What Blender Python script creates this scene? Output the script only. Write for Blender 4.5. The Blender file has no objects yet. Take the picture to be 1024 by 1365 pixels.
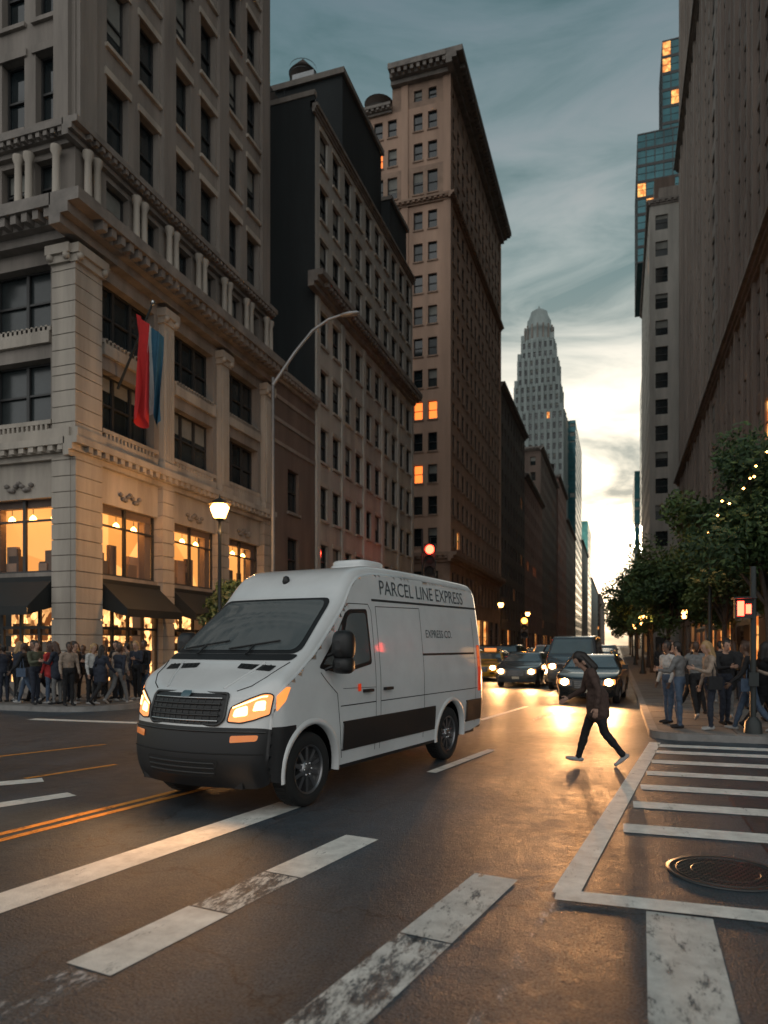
import bpy, bmesh, math, random
from mathutils import Vector, Matrix
R=random.Random(11)
scene=bpy.context.scene
COL=scene.collection
rad=math.radians
# ------------------------------------------------------------------ materials
def mat(name,col,rough=.6,metal=0.,emis=None,estr=0.,var=.15,scale=1.5,bump=0.,bscale=20.,coat=0.,streak=False,spec=.5,samp=False):
    m=bpy.data.materials.new(name); m.use_nodes=True
    nt=m.node_tree; N=nt.nodes; L=nt.links
    b=N['Principled BSDF']; b.inputs['Roughness'].default_value=rough; b.inputs['Metallic'].default_value=metal
    b.inputs['Specular IOR Level'].default_value=spec
    b.inputs['Coat Weight'].default_value=coat; b.inputs['Coat Roughness'].default_value=.05
    tc=N.new('ShaderNodeTexCoord')
    mp=N.new('ShaderNodeMapping'); L.new(tc.outputs['Object'],mp.inputs['Vector'])
    if streak: mp.inputs['Scale'].default_value=(1,1,.12)
    n=N.new('ShaderNodeTexNoise'); n.inputs['Scale'].default_value=scale; n.inputs['Detail'].default_value=6; n.inputs['Roughness'].default_value=.65
    L.new(mp.outputs['Vector'],n.inputs['Vector'])
    r=N.new('ShaderNodeMapRange'); r.inputs['From Min'].default_value=.3; r.inputs['From Max'].default_value=.7
    r.inputs['To Min'].default_value=1-var; r.inputs['To Max'].default_value=1+var
    L.new(n.outputs['Fac'],r.inputs['Value'])
    v=N.new('ShaderNodeVectorMath'); v.operation='SCALE'; v.inputs[0].default_value=col[:3]
    L.new(r.outputs['Result'],v.inputs['Scale'])
    L.new(v.outputs['Vector'],b.inputs['Base Color'])
    if bump:
        n2=N.new('ShaderNodeTexNoise'); n2.inputs['Scale'].default_value=bscale; n2.inputs['Detail'].default_value=5
        L.new(tc.outputs['Object'],n2.inputs['Vector'])
        bp=N.new('ShaderNodeBump'); bp.inputs['Strength'].default_value=bump; bp.inputs['Distance'].default_value=.02
        L.new(n2.outputs['Fac'],bp.inputs['Height']); L.new(bp.outputs['Normal'],b.inputs['Normal'])
    if emis:
        b.inputs['Emission Color'].default_value=(*emis,1); b.inputs['Emission Strength'].default_value=estr
        if not samp: m.cycles.emission_sampling='NONE'
    return m
def shopmat(name,c1,c2,strength,scale,p0=.08,p1=.5,samp=False):
    m=mat(name,(.1,.06,.03)); nt=m.node_tree;N=nt.nodes;L=nt.links;b=N['Principled BSDF']
    tc=N.new('ShaderNodeTexCoord'); vo=N.new('ShaderNodeTexVoronoi'); vo.inputs['Scale'].default_value=scale
    mp=N.new('ShaderNodeMapping'); mp.inputs['Scale'].default_value=(1,1,.8)
    L.new(tc.outputs['Object'],mp.inputs['Vector']); L.new(mp.outputs['Vector'],vo.inputs['Vector'])
    no=N.new('ShaderNodeTexNoise'); no.inputs['Scale'].default_value=scale*.45; no.inputs['Detail'].default_value=4
    L.new(mp.outputs['Vector'],no.inputs['Vector'])
    mu=N.new('ShaderNodeMath'); mu.operation='MULTIPLY'
    sp=N.new('ShaderNodeSeparateColor'); L.new(vo.outputs['Color'],sp.inputs['Color'])
    L.new(sp.outputs[0],mu.inputs[0]); L.new(no.outputs['Fac'],mu.inputs[1])
    cr=N.new('ShaderNodeValToRGB'); e=cr.color_ramp.elements
    e[0].position=p0;e[0].color=(*c1,1); e[1].position=p1;e[1].color=(*c2,1)
    L.new(mu.outputs[0],cr.inputs['Fac']); L.new(cr.outputs['Color'],b.inputs['Emission Color'])
    b.inputs['Emission Strength'].default_value=strength
    if not samp: m.cycles.emission_sampling='NONE'
    return m
STONE=mat('limestone',(.38,.335,.285),.75,var=.34,scale=.9,bump=.3,streak=True)
STONE_D=mat('limestone_dark',(.235,.205,.18),.8,var=.34,scale=.9,bump=.3,streak=True)
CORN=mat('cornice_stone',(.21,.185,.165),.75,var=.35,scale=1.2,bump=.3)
GREYB=mat('grey_masonry',(.40,.38,.345),.8,var=.28,scale=.7,bump=.3,streak=True)
BLACKW=mat('tarred_party_wall',(.022,.027,.029),.85,var=.35,scale=.4,bump=.3,streak=True)
TAN=mat('tan_brick',(.43,.285,.21),.8,var=.22,scale=.5,bump=.3,streak=True)
TAND=mat('tan_terracotta',(.31,.21,.155),.8,var=.3,scale=.8,bump=.3)
BROWN=mat('brown_brick',(.15,.11,.09),.85,var=.3,scale=.7,bump=.4,streak=True)
DBROWN=mat('dark_brick',(.11,.09,.08),.85,var=.3,scale=.7,bump=.4,streak=True)
RDARK=mat('dark_granite',(.22,.175,.15),.7,var=.3,scale=.6,bump=.3,streak=True)
RDARK2=mat('dark_limestone',(.25,.205,.175),.7,var=.3,scale=.6,bump=.3,streak=True)
HAZED=mat('hazed_limestone',(.27,.31,.30),.8,var=.25,scale=.25,bump=.2,streak=True)  # distance haze painted into the stone colour of the far buildings
REDB=mat('red_brick',(.27,.16,.13),.85,var=.3,scale=.5,bump=.3)
GLASS=mat('window_glass',(.015,.022,.025),.06,var=.3,spec=.8)
GLASS2=mat('window_glass_dusty',(.03,.038,.04),.22,var=.3,spec=.6)
TEALG=mat('curtain_glass',(.04,.13,.15),.12,metal=.4,var=.4,scale=.15)
FRAME=mat('window_frame',(.035,.035,.035),.5)
BLIND=mat('window_blind',(.22,.22,.2),.8,var=.2)
LIT=shopmat('lit_window',(.5,.12,.02),(1.,.5,.14),1.6,1.6)
LITR=mat('lit_window_orange',(.1,.05,.02),emis=(1,.20,.035),estr=1.9,var=.3)
SHOP=shopmat('shop_interior',(.05,.015,.004),(1.,.5,.17),3.4,6.0,samp=True)
MEZ=shopmat('mezzanine_interior',(.62,.23,.05),(1.,.46,.13),1.5,.55,.0,.6,samp=True)
AWN=mat('awning_fabric',(.012,.014,.014),.7)
CONC=mat('pavement_concrete',(.17,.16,.15),.8,var=.25,scale=1.2,bump=.3,bscale=40)
KERB=mat('kerb_granite',(.24,.23,.22),.7,var=.25,scale=3,bump=.2)
METAL=mat('painted_pole',(.03,.035,.035),.45,metal=.3)
GALV=mat('galvanised_pole',(.35,.36,.37),.45,metal=.7)
GALVD=mat('weathered_pole',(.16,.165,.17),.55,metal=.4)
BLACK=mat('black_plastic',(.012,.012,.013),.42,bump=.1,bscale=200)
RUB=mat('rubber',(.012,.012,.012),.8,bump=.2)
RIM=mat('wheel_rim',(.25,.25,.26),.3,metal=.9)
CHROME=mat('chrome',(.5,.5,.5),.15,metal=1,var=.05)
DIRTY=mat('satin_trim',(.06,.06,.06),.35,metal=.5)
LAMPG=mat('lamp_globe',(.8,.5,.2),emis=(1,.42,.10),estr=22)
REDL=mat('red_signal',(.3,.01,.01),emis=(1,.05,.025),estr=14)
AMBL=mat('amber_signal',(.3,.1,.01),emis=(1,.3,.04),estr=12)
HEADW=mat('headlight_lit',(.8,.6,.4),emis=(1,.58,.25),estr=60)
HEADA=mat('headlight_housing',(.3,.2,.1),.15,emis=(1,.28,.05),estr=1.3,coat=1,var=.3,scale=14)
HEADB=mat('headlight_bulb',(.8,.6,.4),emis=(1,.52,.2),estr=5)
GLOWA=mat('bumper_glow_lens',(.5,.15,.02),.15,emis=(1,.25,.04),estr=.35,coat=1)  # lens patch whose emission paints the amber reflection on the bumper
TAILR=mat('tail_lamp',(.25,.01,.01),.2,emis=(1,.08,.02),estr=.4,coat=1)
VITRE=mat('vehicle_glass',(.16,.19,.20),.05,metal=.35,var=.1,spec=1.,coat=1)
# ------------------------------------------------------------------ mesh builder
class MB:
    def __init__(s): s.v=[];s.f=[];s.m=[];s.mats=[];s.sm=[]
    def mi(s,m):
        if m not in s.mats: s.mats.append(m)
        return s.mats.index(m)
    def face(s,pts,m,smooth=False):
        i=len(s.v); s.v+= [tuple(p) for p in pts]; s.f.append(tuple(range(i,i+len(pts)))); s.m.append(s.mi(m)); s.sm.append(smooth)
    def grid(s,rows,m,smooth=True,close=False,mf=None):
        i0=len(s.v); nr=len(rows); nc=len(rows[0])
        for r in rows: s.v+=[tuple(p) for p in r]
        k=s.mi(m)
        for a in range(nr-1):
            for b in range(nc if close else nc-1):
                b2=(b+1)%nc
                s.f.append((i0+a*nc+b,i0+a*nc+b2,i0+(a+1)*nc+b2,i0+(a+1)*nc+b))
                if mf:
                    c=(Vector(rows[a][b])+Vector(rows[a+1][b2]))/2
                    s.m.append(s.mi(mf(c)))
                else: s.m.append(k)
                s.sm.append(smooth)
    def box(s,a,b,m,M=None):
        x0,y0,z0=a;x1,y1,z1=b
        P=[Vector(p) for p in ((x0,y0,z0),(x1,y0,z0),(x1,y1,z0),(x0,y1,z0),(x0,y0,z1),(x1,y0,z1),(x1,y1,z1),(x0,y1,z1))]
        if M: P=[M@p for p in P]
        i=len(s.v); s.v+=[tuple(p) for p in P]
        for f in ((0,3,2,1),(4,5,6,7),(0,1,5,4),(1,2,6,5),(2,3,7,6),(3,0,4,7)):
            s.f.append(tuple(i+k for k in f)); s.m.append(s.mi(m)); s.sm.append(False)
    def fbox(s,F,u0,u1,z0,z1,d0,d1,m):
        O,U,N=F
        P=[O+U*u+N*d+Vector((0,0,z)) for z in (z0,z1) for (u,d) in ((u0,d0),(u1,d0),(u1,d1),(u0,d1))]
        i=len(s.v); s.v+=[tuple(p) for p in P]
        for f in ((0,3,2,1),(4,5,6,7),(0,1,5,4),(1,2,6,5),(2,3,7,6),(3,0,4,7)):
            s.f.append(tuple(i+k for k in f)); s.m.append(s.mi(m)); s.sm.append(False)
    def fq(s,F,u0,u1,z0,z1,d,m,j=0):
        O,U,N=F
        s.face([O+U*u+N*(d+(R.uniform(-j,j) if j else 0))+Vector((0,0,z)) for (u,z) in ((u0,z0),(u1,z0),(u1,z1),(u0,z1))],m)
    def tube(s,pts,rs,m,n=10,caps=True):
        rows=[];pts=[Vector(p) for p in pts]
        if not isinstance(rs,(list,tuple)): rs=[rs]*len(pts)
        for i,p in enumerate(pts):
            t=(pts[min(i+1,len(pts)-1)]-pts[max(i-1,0)]).normalized()
            a=t.orthogonal().normalized() if i==0 else (a-t*a.dot(t)).normalized()
            b=t.cross(a)
            rows.append([p+(a*math.cos(2*math.pi*k/n)+b*math.sin(2*math.pi*k/n))*rs[i] for k in range(n)])
        s.grid(rows,m,True,True)
        if caps: s.face(rows[0][::-1],m); s.face(rows[-1],m)
    def lathe(s,c,prof,m,axis='z',n=24,mf=None):
        rows=[]
        for (r,h) in prof:
            row=[]
            for k in range(n):
                a=2*math.pi*k/n
                if axis=='z': p=(r*math.cos(a),r*math.sin(a),h)
                else: p=(r*math.cos(a),h,r*math.sin(a))
                row.append(Vector(c)+Vector(p))
            rows.append(row)
        s.grid(rows,m,True,True)
    def obj(s,name,parent=None,weld=0,M=None):
        me=bpy.data.meshes.new(name); me.from_pydata(s.v,[],s.f)
        for m in s.mats: me.materials.append(m)
        me.polygons.foreach_set('material_index',s.m); me.polygons.foreach_set('use_smooth',s.sm)
        if weld:
            bm=bmesh.new(); bm.from_mesh(me); bmesh.ops.remove_doubles(bm,verts=bm.verts,dist=weld); bm.to_mesh(me); bm.free()
        me.update()
        o=bpy.data.objects.new(name,me); COL.objects.link(o)
        if parent: o.parent=parent
        if M: o.matrix_world=M
        return o
def empty(name,loc=(0,0,0),rz=0):
    e=bpy.data.objects.new(name,None); COL.objects.link(e); e.location=loc; e.rotation_euler=(0,0,rz); e.empty_display_size=.1
    return e
def inst(o,name,loc,rz,s=1,parent=None):
    n=bpy.data.objects.new(name,o.data); COL.objects.link(n); n.location=loc; n.rotation_euler=(0,0,rz); n.scale=(s,s,s)
    return n
# ------------------------------------------------------------------ facades
def facade(mb,F,W,z0,nf,fh,cols,ww,wh,sill,wall,rec=.28,lit=(),plit=0,pbl=.35,mull=1,detail=True,sillm=None,litm=None,pier=None,glass=None,frame=None,sp=None):
    O,U,N=F; fr=frame or FRAME
    for i in range(nf):
        z=z0+i*fh; a=z+sill; b=a+wh
        mb.fq(F,0,W,z,a,0,wall); mb.fq(F,0,W,b,z+fh,0,wall)
        x=0
        for j,c in enumerate(cols):
            l=c-ww/2; r=c+ww/2
            mb.fq(F,x,l,a,b,0,wall); x=r
            P=lambda u,zz,d:O+U*u+N*d+Vector((0,0,zz))
            for (p,q) in (((l,a),(r,a)),((r,a),(r,b)),((r,b),(l,b)),((l,b),(l,a))):
                mb.face([P(*p,0),P(*q,0),P(*q,-rec),P(*p,-rec)],wall)
            isl=(i,j) in lit or R.random()<plit
            g=(litm or LIT) if isl else (glass or (GLASS if R.random()<.7 else GLASS2))
            mb.fq(F,l,r,a,b,-rec,g,j=0 if isl else .008)
            if not isl and R.random()<pbl:
                h=R.choice((.25,.4,.5,.65))*wh
                mb.fq(F,l+.04,r-.04,b-h,b-.03,-rec+.015,BLIND)
            if detail:
                t=.06;d0=-rec+.02;d1=-rec+.1
                mb.fbox(F,l,l+t,a,b,d0,d1,fr); mb.fbox(F,r-t,r,a,b,d0,d1,fr)
                mb.fbox(F,l+t,r-t,a,a+t,d0,d1-.003,fr); mb.fbox(F,l+t,r-t,b-t,b,d0,d1-.003,fr)
                mb.fbox(F,l+t,r-t,(a+b)/2-.035,(a+b)/2+.035,d0,d1-.006,fr)
                for k in range(1,mull):
                    uu=l+(r-l)*k/mull; mb.fbox(F,uu-.06,uu+.06,a+t,b-t,d0,d1+.01,fr)
                if sillm: mb.fbox(F,l-.1,r+.1,a-.14,a+.002,-.02,.12,sillm)
                if sillm and sp: mb.fbox(F,l-.12,r+.12,b,b+.25,-.02,.07,sillm)
            else:
                mb.fbox(F,l,r,(a+b)/2-.04,(a+b)/2+.04,-rec+.02,-rec+.07,fr)
        mb.fq(F,x,W,a,b,0,wall)
    if pier:
        edges=[(cols[k]+cols[k+1])/2 for k in range(len(cols)-1)]
        for k,e in enumerate(edges): 
            w=pier[0]*(1.6 if k%3==2 else 1); mb.fbox(F,e-w/2,e+w/2,z0,z0+nf*fh+.3,-.05,pier[1]*(1.5 if k%3==2 else 1),wall)
def cornice(mb,F,u0,u1,z,h,dep,m,dent=.5):
    mb.fbox(F,u0,u1,z,z+h*.3,-.05,dep*.35,m)
    mb.fbox(F,u0,u1,z+h*.3,z+h*.62,-.05,dep*.62,m)
    mb.fbox(F,u0,u1,z+h*.62,z+h,-.05,dep,m)
    if dent:
        u=max(u0,0)+.1
        while u<u1-.25:
            mb.fbox(F,u,u+dent*.5,z+h*.33,z+h*.615,dep*.6,dep*.93,m); u+=dent
def cols(W,n,mg): return [mg+(W-2*mg)*i/(n-1) for i in range(n)]
V=Vector
def FX(x,y): return (V((x,y,0)),V((0,1,0)),V((1,0,0)))
def FL(x,y): return (V((x,y,0)),V((-1,0,0)),V((0,-1,0)))
def FR_(x,y): return (V((x,y,0)),V((0,1,0)),V((-1,0,0)))
def FRF(x,y): return (V((x,y,0)),V((1,0,0)),V((0,-1,0)))
def core(mb,x0,y0,x1,y1,z,m,ins=.9,roofm=None):
    mb.face([(x0,y0,z),(x1,y0,z),(x1,y1,z),(x0,y1,z)],roofm or m)
    mb.face([(x0,y1,0),(x1,y1,0),(x1,y1,z),(x0,y1,z)],m)
# ---------- corner building (left)
def corner_building():
    mb=MB(); F1=FX(-17,19.1); F2=FL(-17,19.1)
    W1,W2=13.6,16
    bays=[2.75,6.95,11.05]
    def rust(F,u0,u1,z0,z1,d):
        z=z0
        while z<z1-.05:
            zz=min(z+.52,z1); mb.fbox(F,u0,u1,z+.03,zz,-.3,d,STONE); mb.fbox(F,u0+.03,u1-.03,z,z+.03,-.3,d-.05,STONE_D); z=zz
    piers=[(-.22,1.05),(4.45,5.2),(8.65,9.4),(12.75,13.6)]
    for a,b in piers: rust(F1,a,b,0.0,7.9,.22)
    sp=[(-.01,.75),(3.9,4.8),(8.2,9.1),(12.2,13.1)]
    for a,b in sp: rust(F2,a,b,0.001,7.9,.236)
    for F,pp,W in ((F1,piers,W1),(F2,sp+[(16,16)],W2)):
        for k in range(len(pp)-1):
            u0=pp[k][1];u1=pp[k+1][0]
            mb.fq(F,u0,u1,.1,3.1,-1.2,SHOP)
            mb.fq(F,u0,u1,4.2,6.7,-.95,MEZ)
            mb.fbox(F,u0,u1,0,.5,-.2,-.02,STONE_D)
            mb.fbox(F,u0,u1,3.1,4.2,-1.0,-.02,STONE_D)
            mb.fbox(F,u0,u1,6.7,7.9,-1.0,-.02,STONE)
            mb.fbox(F,u0,u1,3.25,4.05,-.02,.1,AWN)
            O,U,N=F
            P=lambda u,z,d:O+U*u+N*d+V((0,0,z))
            a=u0+.1;b=u1-.1
            mb.face([P(a,3.9,.12),P(b,3.9,.12),P(b,3.0,1.15),P(a,3.0,1.15)],AWN)
            mb.face([P(a,3.0,1.15),P(b,3.0,1.15),P(b,2.72,1.16),P(a,2.72,1.16)],AWN)
            mb.face([P(a,3.9,.12),P(a,3.0,1.15),P(a,2.72,1.15),P(a,3.0,.12)],AWN)
            mb.face([P(b,3.9,.12),P(b,3.0,1.15),P(b,2.72,1.15),P(b,3.0,.12)],AWN)
            n=4
            for q in range(n+1):
                uu=u0+(u1-u0)*q/n
                mb.fbox(F,max(u0,uu-.05),min(u1,uu+.05),.5,3.1,-.14,-.04,FRAME)
            mb.fbox(F,u0,u1,2.3,2.4,-.13,-.05,FRAME)
            for zz in (.9,1.5,2.1):
                mb.fbox(F,u0+.1,u1-.1,zz,zz+.04,-1.0,-.6,STONE_D)
                uu=u0+.2
                while uu<u1-.3:
                    w=R.uniform(.1,.3); mb.fbox(F,uu,uu+w,zz+.04,zz+.04+R.uniform(.15,.4),-.95,-.7,R.choice((TAND,STONE,BROWN,AWN))); uu+=w+R.uniform(.05,.25)
            ng=2
            for q in range(ng+1):
                uu=u0+(u1-u0)*q/ng; mb.fbox(F,max(u0,uu-.06),min(u1,uu+.06),4.2,6.7,-.3,-.2,FRAME)
            mb.fbox(F,u0,u0+.38,4.2,6.7,-.6,-.35,BROWN); mb.fbox(F,u1-.38,u1,4.2,6.7,-.6,-.35,BROWN)
            mb.fbox(F,u0,u1,5.95,6.02,-.29,-.21,FRAME)
            mb.fbox(F,u0,u1,4.2,4.28,-.29,-.205,FRAME); mb.fbox(F,u0,u1,6.45,6.7,-.5,-.31,BROWN)
            for q in range(7):
                uu=R.uniform(u0+.3,u1-.8); mb.fbox(F,uu,uu+R.uniform(.12,.6),4.28,4.28+R.uniform(.3,1.2),-.8,-.6-.01*q,R.choice((BROWN,TAND,DBROWN)))
            for q in range(3):
                uu=u0+(u1-u0)*(q+.7)/3.4; c=P(uu,6.15,-.6); mb.lathe(c,[(.01,.12),(.09,.05),(.12,-.05),(.01,-.08)],LAMPG,n=8); mb.tube([c,c+V((0,0,.5))],.012,METAL,n=4)
            c=(u0+u1)/2
            for q in range(-4,5):
                mb.lathe(P(c+q*.13,7.1+.12*math.cos(q*1.3),.03),[(0.001,.09),(.07,.05),(.1,0),(.07,-.06),(.001,-.09)],CORN,n=8)
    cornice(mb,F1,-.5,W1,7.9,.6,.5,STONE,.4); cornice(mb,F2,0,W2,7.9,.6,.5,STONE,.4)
    s2=[2.3,6.5,10.7,14.3]
    for zz,h,sill,wh in ((8.5,3.3,.75,2.1),(11.8,3.2,.55,2.15)):
        facade(mb,F1,W1,zz,1,h,bays,2.9,wh,sill,STONE_D,rec=.45,mull=3,pbl=.3,sillm=STONE)
        facade(mb,F2,W2,zz,1,h,s2,2.6,wh,sill,STONE_D,rec=.45,mull=2,pbl=.3,sillm=STONE)
        for F,bb,hw in ((F1,bays,1.5),(F2,s2,1.35)):
            for c in bb:
                mb.fbox(F,c-hw,c+hw,zz+.02,zz+.42,-.02,.14,STONE)
                u=c-hw+.1
                while u<c+hw-.1: mb.fbox(F,u,u+.09,zz+.42,zz+.6,.02,.12,STONE); u+=.2
    for F,pp in ((F1,piers),(F2,sp)):
        dz=0 if F is F1 else .013
        for a,b in pp:
            if a<=0:
                rust(F,a,b,8.52,10.9,.2+dz); rust(F,a,b,10.9,14.25,.2+dz)
            else: mb.fbox(F,a+.04,b-.04,8.5,14.3,-.1,.24,STONE)
            for q in range(5 if a>0 else 0):
                w=(b-a-.2)/5; mb.fbox(F,a+.1+q*w+.03,a+.1+(q+1)*w-.03,8.9,14.0,.24,.3,STONE)
            mb.fbox(F,a-.05,b+.05,8.5,8.85,-.1,.34+dz,STONE)
            mb.fbox(F,a-.04,b+.04,14.25,14.5,-.1,.32+dz,STONE); mb.fbox(F,a-.1,b+.1,14.5,14.8,-.1,.42+dz,STONE)
            for q in (0,1): 
                O,U,N=F; cc=O+U*((a+.05) if q==0 else (b-.05))+N*.35+V((0,0,14.42))
                mb.lathe(cc,[(.001,.13),(.1,.1),(.13,0),(.1,-.1),(.001,-.13)],STONE,n=8)
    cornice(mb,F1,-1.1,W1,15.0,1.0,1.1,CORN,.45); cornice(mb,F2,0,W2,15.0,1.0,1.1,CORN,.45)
    up1=[2.1,3.9,6.1,8.0,10.2,12.0]; up2=[1.15,2.6,5.0,6.5,8.9,10.4,12.8,14.3]
    facade(mb,F1,W1,16.0,1,2.3,up1,1.2,1.6,.4,STONE_D,rec=.35,sillm=STONE,mull=1)
    facade(mb,F2,W2,16.0,1,2.3,up2,1.0,1.6,.4,STONE_D,rec=.35,sillm=STONE)
    for F,uu in ((F1,[.5,3.0,5.0,7.05,9.1,11.1,13.1]),(F2,[.3,1.87,3.8,5.75,7.7,9.65])):
        for u in uu:
            O,U,N=F
            for du in (-.22,.22):
                if u+du<.1: continue
                c=O+U*(u+du)+N*.28
                mb.lathe(c,[(.17,16.0),(.17,16.15),(.13,16.2),(.115,17.8),(.18,17.95),(.18,18.1)],STONE,n=10)
    cornice(mb,F1,-.55,W1,18.2,.55,.55,CORN,.3); cornice(mb,F2,0,W2,18.2,.55,.55,CORN,.3)
    facade(mb,F1,W1,18.75,9,3.56,up1,1.15,2.45,.45,STONE_D,rec=.35,sillm=STONE,sp='x',lit={(4,1),(5,0),(6,2)},litm=BLIND,plit=0)
    facade(mb,F2,W2,18.75,9,3.56,up2,.98,2.45,.45,STONE_D,rec=.35,sillm=STONE_D,sp='x')
    for u in (.45,5.0,9.1,13.1): mb.fbox(F1,u-.4,u+.4,18.76,50.8,-.05,.16,STONE_D)
    for u in (.45,3.8,7.7,11.6): mb.fbox(F2,u-.3,u+.3,18.76,50.8,-.05,.16,STONE_D)
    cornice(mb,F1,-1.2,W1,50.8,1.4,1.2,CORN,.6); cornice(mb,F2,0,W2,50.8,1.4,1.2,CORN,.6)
    core(mb,-33,19.1,-17,32.7,50.9,STONE_D)
    mb.obj('corner_office_building')
    fb=MB()
    fb.tube([(-17,21.2,10.9),(-15.4,21.0,13.6)],[.05,.035],METAL); 
    fb.lathe((-15.38,21.0,13.66),[(.001,.1),(.08,.05),(.08,-.05),(.001,-.1)],CHROME,n=10)
    cr=[mat('flag_red',(.5,.02,.02),.8),mat('flag_white',(.45,.44,.42),.8),mat('flag_blue',(.025,.10,.16),.8)]
    rows=[]
    n=30
    for i in range(26):
        t=i/25; row=[]
        for j in range(n+1):
            s_=j/n
            w=.75*(1-.25*t)+.1
            x=-15.5+(s_-.5)*w*1.1 + .12*math.sin(s_*17+t*3)*(.3+t)
            y=21.0+.22*math.sin(s_*20+t*4)*(.4+.6*t)+ .25*(s_-.5)
            z=13.3-(s_*.9)*(1-t)*.9-3.7*t-.25*math.sin(s_*9)*t
            row.append((x,y,z))
        rows.append(row)
    for (a,b),m in zip(((0,14),(14,18),(18,30)),cr):
        fb.grid([r[a:b+1] for r in rows],m)
    fb.obj('flag')
corner_building()
# ---------- low brick building
def low_building():
    mb=MB(); F=FX(-17,32.75)
    facade(mb,F,5.8,0,1,4.6,[1.6,4.2],1.9,3.0,.5,BROWN,lit={(0,0),(0,1)},sillm=STONE_D)
    facade(mb,F,5.8,4.6,2,3.7,[2.9],1.4,2.3,.7,BROWN,pbl=0,sillm=STONE_D)
    mb.fq(F,0,5.8,12,16,0,BROWN)
    for i in range(3): mb.fbox(F,0.02,5.78,12.3+i*1.2,12.5+i*1.2,-.02,.06,STONE_D)
    cornice(mb,F,0,5.8,15.6,.6,.4,STONE_D,.4)
    core(mb,-30,32.75,-17,38.55,16.0,BLACKW); mb.obj('low_brick_building')
low_building()
# ---------- grey building
def grey_building():
    mb=MB(); F=FX(-17,38.6); W=20.9; c=cols(W,10,1.3)
    facade(mb,F,W,0,1,5.0,cols(W,5,2.4),3.0,3.6,.6,STONE_D,plit=.5,sillm=STONE)
    facade(mb,F,W,5.0,5,3.5,c,1.15,2.0,.8,GREYB,sillm=STONE,sp='x',rec=.22)
    cornice(mb,F,-.9,W,22.5,.9,.9,CORN,.5)
    facade(mb,F,W,23.4,3,3.2,c,1.15,2.0,.7,GREYB,sillm=STONE,sp='x',rec=.22)
    for u in [0.3]+[ (c[i]+c[i+1])/2 for i in range(1,9,2)]+[W-.3]: mb.fbox(F,u-.25,u+.25,5,22.4,-.05,.12,GREYB)
    cornice(mb,F,-.3,W,33,.5,.3,CORN,0)
    F2=FL(-17,38.6); mb.fq(F2,0,24,0,34.2,0,BLACKW)
    mb.fbox(F2,.0,24,34.2,34.5,-.3,.05,STONE_D)
    core(mb,-41,38.6,-17,59.5,33.5,BLACKW)
    mb.fbox(F,0,W,33.5,33.9,-.3,0.02,CORN)
    mb.box((-38,46,33.4),(-18.2,54.5,41.3),BLACKW); mb.box((-37.5,45.8,41.3),(-18.0,54.7,41.7),STONE_D)
    mb.box((-36,54.6,33.4),(-17.5,59.3,37.6),BLACKW); mb.box((-36,54.5,37.6),(-17.3,59.5,37.9),STONE_D)
    mb.box((-24,39.5,34),(-20.5,42.5,36.4),DBROWN); mb.box((-28,40,34),(-26.5,41.2,35.6),GALV); mb.box((-22.5,47,41.7),(-20.8,48.5,43.1),GALV)
    for i in range(14): mb.tube([(-27+i*.6,39.0,34.4),(-27+i*.6,39.0,35.4)],.02,METAL,n=4)
    mb.tube([(-27,39,35.4),(-19,39,35.4)],.025,METAL,n=4)
    for i in range(9): mb.tube([(-25+i*.55,44,34),(-25+i*.5,44,35.5+R.random()*1.6)],.05,METAL,n=5); 
    mb.obj('grey_office_building')
grey_building()
def water_tank(x,y,z,r=1.3,h=2.6):
    mb=MB()
    for i in range(6):
        a=i*math.pi/3; mb.tube([(x+r*.8*math.cos(a),y+r*.8*math.sin(a),z),(x+r*.8*math.cos(a),y+r*.8*math.sin(a),z+1.8)],.08,METAL,n=5)
    mb.lathe((x,y,z),[(.01,1.8),(r,1.8),(r,1.8+h),(r*1.08,1.8+h),(.02,3.0+h)],DBROWN,n=20)
    for k in range(4): mb.lathe((x,y,z),[(r+.03,2+k*.6),(r+.03,2.06+k*.6)],METAL,n=20)
    mb.obj('water_tank')
water_tank(-22.8,49.5,41.7,1.0,1.6); water_tank(-27,80,61,1.6,3)
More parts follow.
